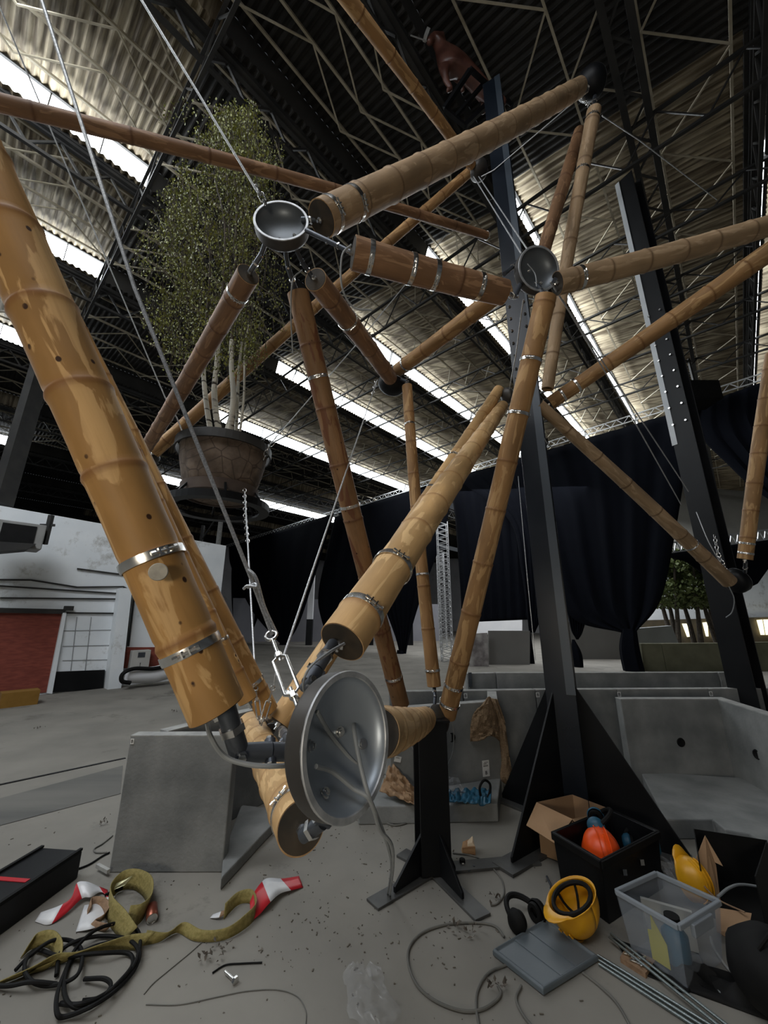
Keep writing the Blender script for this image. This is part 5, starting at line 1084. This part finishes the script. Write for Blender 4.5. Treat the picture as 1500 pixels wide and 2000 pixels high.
# ---- helmets
def helmet(label, c, rotm, m, s=1.0, inner=True):
    t = thing('hard_hat', label, 'helmet', c); g = []
    def sp(a, th_, k=1.0):
        r = .118*s*k; x = r*math.sin(th_)*math.cos(a)*.88; y = r*math.sin(th_)*math.sin(a)*1.08; z = r*1.05*math.cos(th_)
        return rotm @ Vector((x, y, z))
    prof = [PI/2*i/10 for i in range(11)]
    rows = [[sp(2*PI*k/36, th_) for k in range(37)] for th_ in prof]
    lip = []
    for kk, dz in ((1.0, -.02), (1.06, -.028)):
        row = []
        for k in range(37):
            a = 2*PI*k/36; pe = max(0, math.sin(a))**6*.42; r = .118*s*(kk+(pe if kk > 1 else 0)); row.append(rotm @ Vector((r*math.cos(a)*.88, r*math.sin(a)*1.08, dz*s-.01*(pe > .1))))
        lip.append(row)
    MB().grid(rows+lip).build('shell', M[m], t, solid=.004)
    for i in (-1, 0, 1):
        MB().tube([rotm @ (Vector((i*.028*s, math.cos(a)*.120*s*1.08, math.sin(a)*.122*s*1.05))) for a in [PI*(.12+.76*k/12) for k in range(13)]], .004*s, 6).build('crown_ridge', M[m], t)
    if inner:
        MB().tube([rotm @ Vector((math.cos(a)*.095*s*.88, math.sin(a)*.095*s*1.08, -.018*s)) for a in [2*PI*k/24 for k in range(24)]], .011*s, 6, closed=True).build('sweat_band', M['rubber'], t)
        for a in (0, PI/3, 2*PI/3):
            MB().tube([rotm @ Vector((math.cos(a)*.095*s*.88*math.cos(b), math.sin(a)*.095*s*1.08*math.cos(b), -.018*s+.075*s*math.sin(b))) for b in [PI*k/10 for k in range(11)]], .006*s, 6).build('harness_strap', M['rubber'], t)
    return t
helmet('upturned yellow hard hat lying in front of the black crate', G(1120, 1762, .13), Matrix.Rotation(-1.0, 3, 'Z') @ Matrix.Rotation(math.radians(-164), 3, 'X') @ Matrix.Rotation(.15, 3, 'Y'), 'yellow', 1.1)
# ---- black crate with contents and cardboard box
t = thing('crate', 'open black plastic crate full of safety gear', 'crate', G(1190, 1790)); o = Vector(t.location)
cb = [G(1098, 1738), G(1190, 1806), G(1296, 1735), G(1190, 1690)]
cb = [Vector((p.x, p.y, 0))-o for p in cb]; 
# make it a parallelogram: near corner, left corner, right corner
n_, l_, r_ = cb[1], cb[0], cb[2]; f_ = l_+r_-n_; base = [l_, n_, r_, f_]; cc = sum(base, Vector())/4; CH = .30
topq = [cc+(p-cc)*1.08+Vector((0, 0, CH)) for p in base]; inn = [cc+(p-cc)*1.0+Vector((0, 0, CH)) for p in base]; inb = [cc+(p-cc)*.92+Vector((0, 0, .02)) for p in base]
v = base+topq+inn+inb; f = [(i, (i+1) % 4, 4+(i+1) % 4, 4+i) for i in range(4)]+[(4+i, 4+(i+1) % 4, 8+(i+1) % 4, 8+i) for i in range(4)]+[(8+i, 8+(i+1) % 4, 12+(i+1) % 4, 12+i) for i in range(4)]+[(3, 2, 1, 0), (12, 13, 14, 15)]
MB().add(v, f).build('crate_body', M['black'], t, smooth=False, bevel=.004)
mb = MB()
for i in range(4): mb.bar(topq[i]*1.0-Vector((0, 0, .02)), topq[(i+1) % 4]-Vector((0, 0, .02)), .022, .035)
mb.build('crate_rim', M['rubber'], t, smooth=False)
for k in (.3, .62): p = n_.lerp(r_, k)+Vector((0, 0, .2))+(n_-l_).normalized()*.02; MB().box(p, .022, .012, .03).build('latch', M['chrome'], t, smooth=False)
crate_o = o; crate_c = cc+o
mb = MB(); ww = [cc+(p-cc)*.85+Vector((0, 0, .16))+o for p in base]
helmet('bright orange hard hat on top of the gear in the black crate', P(1176, 1664, 2.36), Matrix.Rotation(-.2, 3, 'Z') @ Matrix.Rotation(math.radians(20), 3, 'X'), 'orange', 1.0, inner=False)
earmuffs('blue ear defenders above the orange hard hat', P(1164, 1604, 2.5), Matrix.Rotation(1.1, 3, 'Z') @ Matrix.Rotation(.9, 3, 'X'), 'blue', 1.15)
earmuffs('blue ear defenders at the right end of the black crate', P(1252, 1650, 2.5), Matrix.Rotation(-.4, 3, 'Z') @ Matrix.Rotation(-1.0, 3, 'X'), 'blue', 1.1)
c = P(1215, 1668, 2.52); g = []
for i in range(10):
    g.append([c-o*0+Vector(((i/9-.5)*.36, (j/9-.5)*.26, -.05+.06*noise.noise(Vector((i*.5, j*.5, 2))))) for j in range(10)])
o2 = MB().grid([[p-c for p in r] for r in g]).build('gear_bag', M['rubber'], solid=.01); o2.location = c; tag(o2, 'dark bundle of straps lying inside the black crate', 'gear')
def openbox(label, base, h, flaps, m='cardboard', name='cardboard_box', inner=None):
    o_ = sum(base, Vector())/len(base); o_.z = 0; t = thing(name, label, 'box', o_); b = [Vector((p.x, p.y, 0))-o_ for p in base]; hh = Vector((0, 0, h))
    n = len(b); MB().add(b+[p+hh for p in b], [(i, (i+1) % n, n+(i+1) % n, n+i) for i in range(n)]+[tuple(range(n))]).build('box_body', M[m] if not inner else inner, t, smooth=False, solid=.005)
    for (i, out_, dz, k0, k1) in flaps:
        a, b_ = b[i]+hh, b[(i+1) % n]+hh; d = (b_-a); nrm = Vector((d.y, -d.x, 0)).normalized()
        if nrm.dot((a+b_)/2) < 0: nrm = -nrm
        p = a+d*k0+nrm*out_+Vector((0, 0, dz)); q = a+d*k1+nrm*out_+Vector((0, 0, dz))
        MB().add([a, b_, q, p], [(0, 1, 2, 3)]).build('flap', M[m], t, smooth=False, solid=.004)
    return t
bb = [G(1068, 1660), G(1132, 1698), G(1215, 1655), G(1140, 1632)]
bx = [P(1030, 1640, 2.75)]
w0 = G(1085, 1722); w0.z = 0
n2 = Vector((w0.x, w0.y, 0)); dx = (r_-n_).normalized(); dy = (l_-n_).normalized(); 
base_b = [crate_c+(-dx*.27+dy*.06), crate_c+(-dx*.27+dy*.44), crate_c+(dx*.12+dy*.44), crate_c+(dx*.12+dy*.06)]
base_b = [Vector((p.x, p.y, 0)) for p in base_b]
t = thing('cardboard_box', 'open brown cardboard box standing behind the black crate', 'box', base_b[0]); o = Vector(t.location)
tp = [P(1088, 1626+0, 2.66), P(1046, 1568, 2.92), P(1116, 1553, 3.10), P(1196, 1583, 2.92)]
tn_ = P(1110, 1602, 2.60)
rimz = [P(1048, 1567, 2.78), P(1118, 1552, 2.98), P(1196, 1582, 2.90), P(1118, 1600, 2.62)]
bs = [Vector((p.x, p.y, .01)) for p in rimz]
hh = [p-o for p in rimz]; bs = [p-o for p in bs]
MB().add(bs+hh, [(i, (i+1) % 4, 4+(i+1) % 4, 4+i) for i in range(4)]+[(0, 1, 2, 3)]).build('box_body', M['cardboard'], t, smooth=False, solid=.005)
MB().add([hh[0], hh[3], P(1084, 1648, 2.50)-o, P(1028, 1612, 2.66)-o], [(0, 1, 2, 3)]).build('flap', M['cardboard'], t, smooth=False, solid=.004)
MB().add([hh[3], hh[2], P(1199, 1608, 2.78)-o, P(1135, 1618, 2.55)-o], [(0, 1, 2, 3)]).build('flap', M['cardboard'], t, smooth=False, solid=.004)
# ---- clear bin
t = thing('storage_bin', 'clear plastic storage bin holding a yellow sheet', 'bin', G(1310, 1850)); o = Vector(t.location)
rim = [P(1203, 1742, 1.92), P(1282, 1706, 2.12), P(1404, 1762, 1.98), P(1325, 1812, 1.74)]
zc = sum(p.z for p in rim)/4; rim = [G(x, y, zc) for x, y in ((1203, 1742), (1282, 1706), (1406, 1762), (1325, 1812))]
cen_ = sum(rim, Vector())/4; bot = [cen_+(p-cen_)*.84 for p in rim]; bot = [Vector((p.x, p.y, .012)) for p in bot]
binm = mat('clear_bin', (.35, .39, .44), rough=.25, alpha=.20, spec=.6)
rm = mat('frosted_rim', (.28, .31, .34), rough=.35, alpha=.7)
rl, bl_ = [p-o for p in rim], [p-o for p in bot]
MB().add(bl_+rl, [(i, (i+1) % 4, 4+(i+1) % 4, 4+i) for i in range(4)]+[(0, 1, 2, 3)]).build('bin_body', binm, t, smooth=False, solid=.004, bevel=.012)
mb = MB()
for i in range(4): mb.bar(rl[i], rl[(i+1) % 4], .018, .022)
mb.build('bin_rim', rm, t, smooth=False, bevel=.004)
p, q = rl[2].lerp(rl[3], .3), rl[2].lerp(rl[3], .75); MB().bar(p+Vector((.0, -.012, -.03)), q+Vector((0, -.012, -.03)), .02, .05).build('handle_clip', rm, t, smooth=False, bevel=.004)
c = bot[3].lerp(bot[0], .35); ym = mat('yellow_sheet', (.55, .50, .03), (.50, .44, .02), .6)
ya, yb = bot[3].lerp(bot[0], .22)+Vector((.01, .03, 0)), bot[3].lerp(bot[0], .55)+Vector((.01, .03, 0)); zt = Vector((0, 0, zc*.52))
t2 = thing('paper_sheet', 'yellow sheet standing inside the clear plastic bin', 'paper', ya); ww = yb-ya
MB().add([Vector((0, 0, .01)), ww+Vector((0, 0, .01)), ww*1.05+zt*.95, ww*.8+zt*1.0, ww*.75+zt*1.5, zt*.8], [(0, 1, 2, 3, 4, 5)]).build('sheet', ym, t2, smooth=False, solid=.002)
c = cen_.lerp(rim[3], .3); c.z = .09; t2 = thing('plastic_jar', 'dark teal bottle standing inside the clear bin', 'bottle', c)
MB().lathe([(0, -.07), (.05, -.07), (.055, -.05), (.055, .05), (.03, .08), (.03, .10)], 20).build('bottle_body', M['blue'], t2); MB().lathe([(.033, .09), (.033, .12), (0, .12)], 16).build('bottle_cap', M['rubber'], t2)
c = cen_.lerp(rim[1], .35); tag(MB().box((c.x, c.y, .1), .22, .02, .16, Matrix.Rotation(-.5, 3, 'Z')).build('paper_sheet', mat('dull_paper', (.28, .28, .26), (.33, .33, .31)), smooth=False), 'pale card leaning at the back of the clear bin', 'paper')
# ---- second cardboard box with dark inside, yellow hat behind, bags
rim2 = [P(1350, 1652, 2.9), P(1376, 1630, 3.0), P(1500, 1690, 2.75), P(1465, 1745, 2.4)]
t = thing('cardboard_box', 'cardboard box lying open beside the right-hand concrete element', 'box', G(1440, 1760)); o = Vector(t.location)
a, b_, c, d = G(1385, 1790)-o, G(1372, 1712)-o, G(1520, 1740)-o, G(1500, 1830)-o
hz = Vector((0, 0, .26)); MB().add([a, b_, c, d, a+hz, b_+hz, c+hz, d+hz], [(0, 1, 5, 4), (1, 2, 6, 5), (3, 2, 6, 7), (0, 1, 2, 3)]).build('box_body', [M['rubber']], t, smooth=False, solid=.006)
MB().add([P(1350, 1700, 2.30)-o, P(1377, 1632, 2.42)-o, P(1398, 1690, 2.34)-o, P(1408, 1768, 2.20)-o, P(1386, 1760, 2.20)-o], [(0, 1, 2, 3, 4)]).build('flap', M['cardboard'], t, smooth=False, solid=.004)
MB().add([P(1377, 1632, 2.42)-o, P(1412, 1692, 2.32)-o, P(1396, 1684, 2.34)-o], [(0, 1, 2)]).build('flap', M['cardboard'], t, smooth=False, solid=.004)
MB().add([P(1396, 1772, 2.05)-o, P(1468, 1784, 2.02)-o, P(1462, 1816, 1.96)-o, P(1424, 1834, 1.94)-o, P(1400, 1820, 1.96)-o], [(0, 1, 2, 3, 4)]).build('flap', M['cardboard'], t, smooth=False, solid=.004)
t = thing('cardboard_sheet', 'torn cardboard sheet lying against the fin behind the crate', 'cardboard', G(1320, 1690)); o = Vector(t.location)
MB().add([P(1280, 1638, 2.9)-o, P(1348, 1688, 2.6)-o, P(1320, 1682, 2.6)-o, P(1292, 1664, 2.75)-o], [(0, 1, 2, 3)]).build('sheet', M['cardboard'], t, smooth=False, solid=.004)
helmet('yellow hard hat half hidden behind the clear bin', P(1352, 1716, 2.25), Matrix.Rotation(.3, 3, 'Z') @ Matrix.Rotation(math.radians(75), 3, 'X'), 'yellow', .8)
t = thing('black_helmet', 'big round black helmet bag at the right edge of the floor', 'helmet', G(1520, 1905, .155)); g = []
for i in range(17):
    th_ = PI*i/16; g.append([Vector((math.sin(th_)*math.cos(a)*.17, math.sin(th_)*math.sin(a)*.17, math.cos(th_)*.155))*(1+.06*noise.noise(Vector((math.sin(th_)*math.cos(a)*3, math.sin(th_)*math.sin(a)*3, math.cos(th_)*3)))) for a in [2*PI*k/28 for k in range(29)]])
MB().grid(g).build('bag_body', M['rubber'], t)
MB().tube(catmull([Vector((-.1, -.05, .12)), Vector((-.04, -.08, .20)), Vector((.06, -.06, .19)), Vector((.10, -.03, .13))], 6), .008, 8).build('carry_handle', M['rubber'], t)
t = thing('dust_sheet', 'crumpled black plastic heap at the lower right corner', 'sheet', G(1400, 1930)); g = []
for i in range(20):
    g.append([Vector(((i/19-.5)*.62, (j/13-.5)*.20-(i/19-.5)*.35, max(.004, .045*math.sin(PI*i/19)*math.sin(PI*j/13)*(1+1.6*noise.noise(Vector((i*.4, j*.5, 5))))))) for j in range(14)])
MB().grid(g).build('sheet', M['rubber'], t, solid=.003)
gcable('long pale cable running from the bin down to the bottom right corner', [(1388, 1830, .02), (1394, 1850, .01), (1420, 1890), (1440, 1905)], .012, 'conc_edge')
gcable('pale flat cable along the bottom right corner', [(1362, 1862), (1400, 1930), (1440, 1962), (1530, 1990)], .012, 'cable')
rope('thin grey hose arching over the right cardboard box', [(1402, 1752, 2.1), (1425, 1734, 2.15), (1455, 1728, 2.2), (1520, 1740, 2.2)], .014, 'power_cable', 'cable', 'cable')
rope('thin tan cord crossing the clear bin toward the right box', [(1362, 1716, 2.2), (1400, 1755, 2.1), (1455, 1782, 2.0)], .008, 'power_cable', 'webbing2', 'cable')
t = thing('paper_roll', 'white paper offcut standing at the right edge beside the cardboard box', 'paper', P(1490, 1720, 2.5)); o = Vector(t.location)
MB().add([P(1488, 1662, 2.5)-o, P(1510, 1680, 2.5)-o, P(1512, 1765, 2.45)-o, P(1486, 1772, 2.45)-o, P(1480, 1720, 2.48)-o], [(0, 1, 2, 3, 4)]).build('sheet', M['conc_edge'], t, smooth=False, solid=.003)
# ---- threaded rods
def rod(label, a, b_, r=.007, z=None):
    p, q = G(a[0], a[1], r+.002 if z is None else z), G(b_[0], b_[1], r+.002 if z is None else z); t = MB().tube([Vector(), q-p], r, 10).build('threaded_rod', M['rodm']); t.location = p; return tag(t, label, 'rod')
M['rodm'] = mat('threaded_zinc', (.34, .38, .38), (.12, .15, .15), .35, .8, 400)
rod('upper of the two steel rods crossing in front of the clear bin', (1193, 1824), (1430, 2010), .0065, .03)
rod('second steel rod of the pair in front of the clear bin', (1190, 1830), (1412, 2010), .0065, .03)
rod('uppermost of the three long steel rods in the bottom right corner', (1168, 1866), (1420, 2022))
rod('middle one of the three long steel rods in the bottom right corner', (1168, 1874), (1402, 2022))
rod('lowest of the three long steel rods in the bottom right corner', (1170, 1883), (1384, 2022))
t = thing('fixings_tray', 'small brown box of shiny screws between the steel rods', 'box', G(1245, 1885)); o = Vector(t.location)
q = [G(1212, 1880)-o, G(1262, 1912)-o, G(1282, 1885)-o, G(1225, 1858)-o]; MB().prism(q, (0, 0, .02)).build('tray', M['webbing2'], t, smooth=False)
rnd = random.Random(5)
for k in range(18):
    p = q[0].lerp(q[1], rnd.uniform(.1, .9)).lerp(q[3].lerp(q[2], rnd.uniform(.1, .9)), rnd.uniform(.2, .8))+Vector((0, 0, .026)); a = rnd.random()*3
    MB().tube([p-Vector((math.cos(a), math.sin(a), 0))*.012, p+Vector((math.cos(a), math.sin(a), 0))*.012], .003, 6).build('screw', M['chrome'], t)
gcable('thin black lead with loops beside the steel rods', [(1310, 1915), (1316, 1930), (1340, 1938), (1352, 1930), (1372, 1920), (1368, 1900), (1380, 1922), (1400, 1945)], .008, 'rubber')
# ---- burlap, blue straps, bag by the middle element
def GD(x, y, z): return (x, y, (z-H)/ray(x, y).z)
def cloth(name, label, cat, quad, m, amp, seed, nx=16, ny=22, sag=0, solid=.008):
    a, b_, c, d = [P(*q) for q in quad]; t = thing(name, label, cat, a); n_ = (b_-a).cross(d-a).normalized(); 
    if n_.dot(CAM-a) < 0: n_ = -n_
    g = [[(a.lerp(b_, i/nx)).lerp(d.lerp(c, i/nx), j/ny)+n_*(amp*(noise.noise(Vector((i*.35, j*.28, seed)))+.5*noise.noise(Vector((i*.9, j*.7, seed+3))))+amp*.6)-a for i in range(nx+1)] for j in range(ny+1)]
    MB().grid(g).build('cloth', m, t, solid=solid); return t
t = thing('burlap_cloth', 'brown burlap cloth draped over the corner of the middle concrete element', 'cloth', onface(945, 1380, fa, fb)); o = Vector(t.location)
def bf(x, y, e): return onface(x, y, fa, fb, e)-o
rows = [[(944, 1368, .05, 0), (950, 1359, .04, 0), (958, 1366, .03, 0), (966, 1380, .04, 0)], [(922, 1388, .05, 0), (940, 1380, .07, 0), (958, 1384, .06, 0), (972, 1394, .03, 0)],
        [(916, 1410, .04, 0), (936, 1405, .09, 0), (955, 1410, .07, 0), (974, 1415, .02, 0)], [(914, 1432, .04, 0), (932, 1428, .06, 0), (954, 1426, .09, 0), (974, 1438, .05, 0)], [(916, 1447, .03, 0), (930, 1442, .07, 0), (950, 1432, .08, 0), (972, 1446, .05, 0)]]
gg = []
RL = [catmull([bf(*p[:3]) for p in r], 6) for r in rows]; nn_ = len(RL[0])
cols_ = [catmull([RL[i][j] for i in range(len(RL))], 6) for j in range(nn_)]
nf = (Vector((0, -1, 0)))
g = [[p+nf*(.02*noise.noise(Vector((i*.5, j*.4, 1)))+.012*noise.noise(Vector((i*1.3, j*1.1, 4)))) for j, p in enumerate(c_)] for i, c_ in enumerate(cols_)]
MB().grid(g).build('front_fold', M['burlap'], t, solid=.012)
rows = [[(952, 1362), (966, 1368)], [(966, 1400), (978, 1406)], [(968, 1430), (984, 1445)], [(972, 1480), (992, 1490)], [(970, 1515), (1000, 1512)], [(985, 1530), (1004, 1520)]]
Rl = [catmull([onface(r[0][0], r[0][1], fa, fb, .06)-o+Vector((0, 0, 0)), onface((r[0][0]+r[1][0])/2, r[0][1], fa, fb, .10)-o, onface(r[1][0], r[1][1], fa, fb, .03)-o], 4) for r in rows]
cols_ = [catmull([Rl[i][j] for i in range(len(Rl))], 5) for j in range(len(Rl[0]))]
MB().grid([[p+nf*(.03*noise.noise(Vector((i*.8, j*.3, 9)))) for j, p in enumerate(c_)] for i, c_ in enumerate(cols_)]).build('side_fold', M['burlap'], t, solid=.012)
cloth('burlap_cloth', 'tan cloth heap sloping down to the left of the black stand', 'cloth', (GD(764, 1488, .36), GD(812, 1545, .19), GD(812, 1574, .15), GD(742, 1548, .17)), mat('tan_cloth', (.26, .16, .085), (.34, .22, .13), .9, 0, 6), .05, 2)
cloth('safety_harness', 'tangled blue straps on the slab right of the black stand', 'harness', (GD(872, 1548, .19), GD(960, 1545, .19), GD(958, 1574, .15), GD(872, 1572, .15)), M['blue'], .035, 6, 30, 12)
rope('upright loop of black strap on the slab beside the blue straps', [(940, 1562, 3.17), (937, 1538, 3.19), (946, 1524, 3.22), (957, 1532, 3.22), (955, 1552, 3.19), (945, 1564, 3.17)], .02, 'strap_loop', 'rubber', 'strap')
o = cloth('plastic_bag', 'clear plastic bag leaning on the middle element above the blue straps', 'plastic bag', (GD(876, 1518, .30), GD(896, 1520, .30), GD(912, 1556, .17), GD(876, 1562, .16)), filmm, .04, 8, solid=.002)
cloth('paper_scrap', 'white crumpled paper between the middle element and the black fin', 'paper', ((988, 1512, 3.9), (1012, 1502, 3.9), (1002, 1530, 3.75), (984, 1545, 3.7)), M['conc_edge'], .04, 3, 8, 8)
t = cloth('orange_bag', 'small orange cloth seen left of the big dish rim', 'cloth', ((570, 1498, 3.2), (588, 1498, 3.2), (588, 1520, 3.1), (572, 1518, 3.1)), M['orange'], .02, 5, 6, 6)
for k, pts in enumerate(([(745, 1568), (762, 1575), (785, 1582), (800, 1590), (790, 1602), (760, 1605), (748, 1595)], [(740, 1600), (770, 1612), (800, 1604), (808, 1590), (795, 1572), (775, 1585), (780, 1605)])):
    gcable('tangled grey cables below the tan cloth, %s' % ('upper strand', 'lower strand')[k], pts, .014)
mb = MB(); mb.bar(G(190, 1690, .03), G(212, 1702, .03), .02); tag(mb.build('wood_batten', M['conc_edge'], smooth=False), 'short pale batten against the foot of the nearest left element', 'batten')
cloth('plastic_bag', 'crumpled film behind the clear bin by the crate corner', 'plastic bag', ((1296, 1682, 2.5), (1325, 1690, 2.4), (1322, 1722, 2.3), (1300, 1716, 2.4)), filmm, .04, 11, solid=.002)
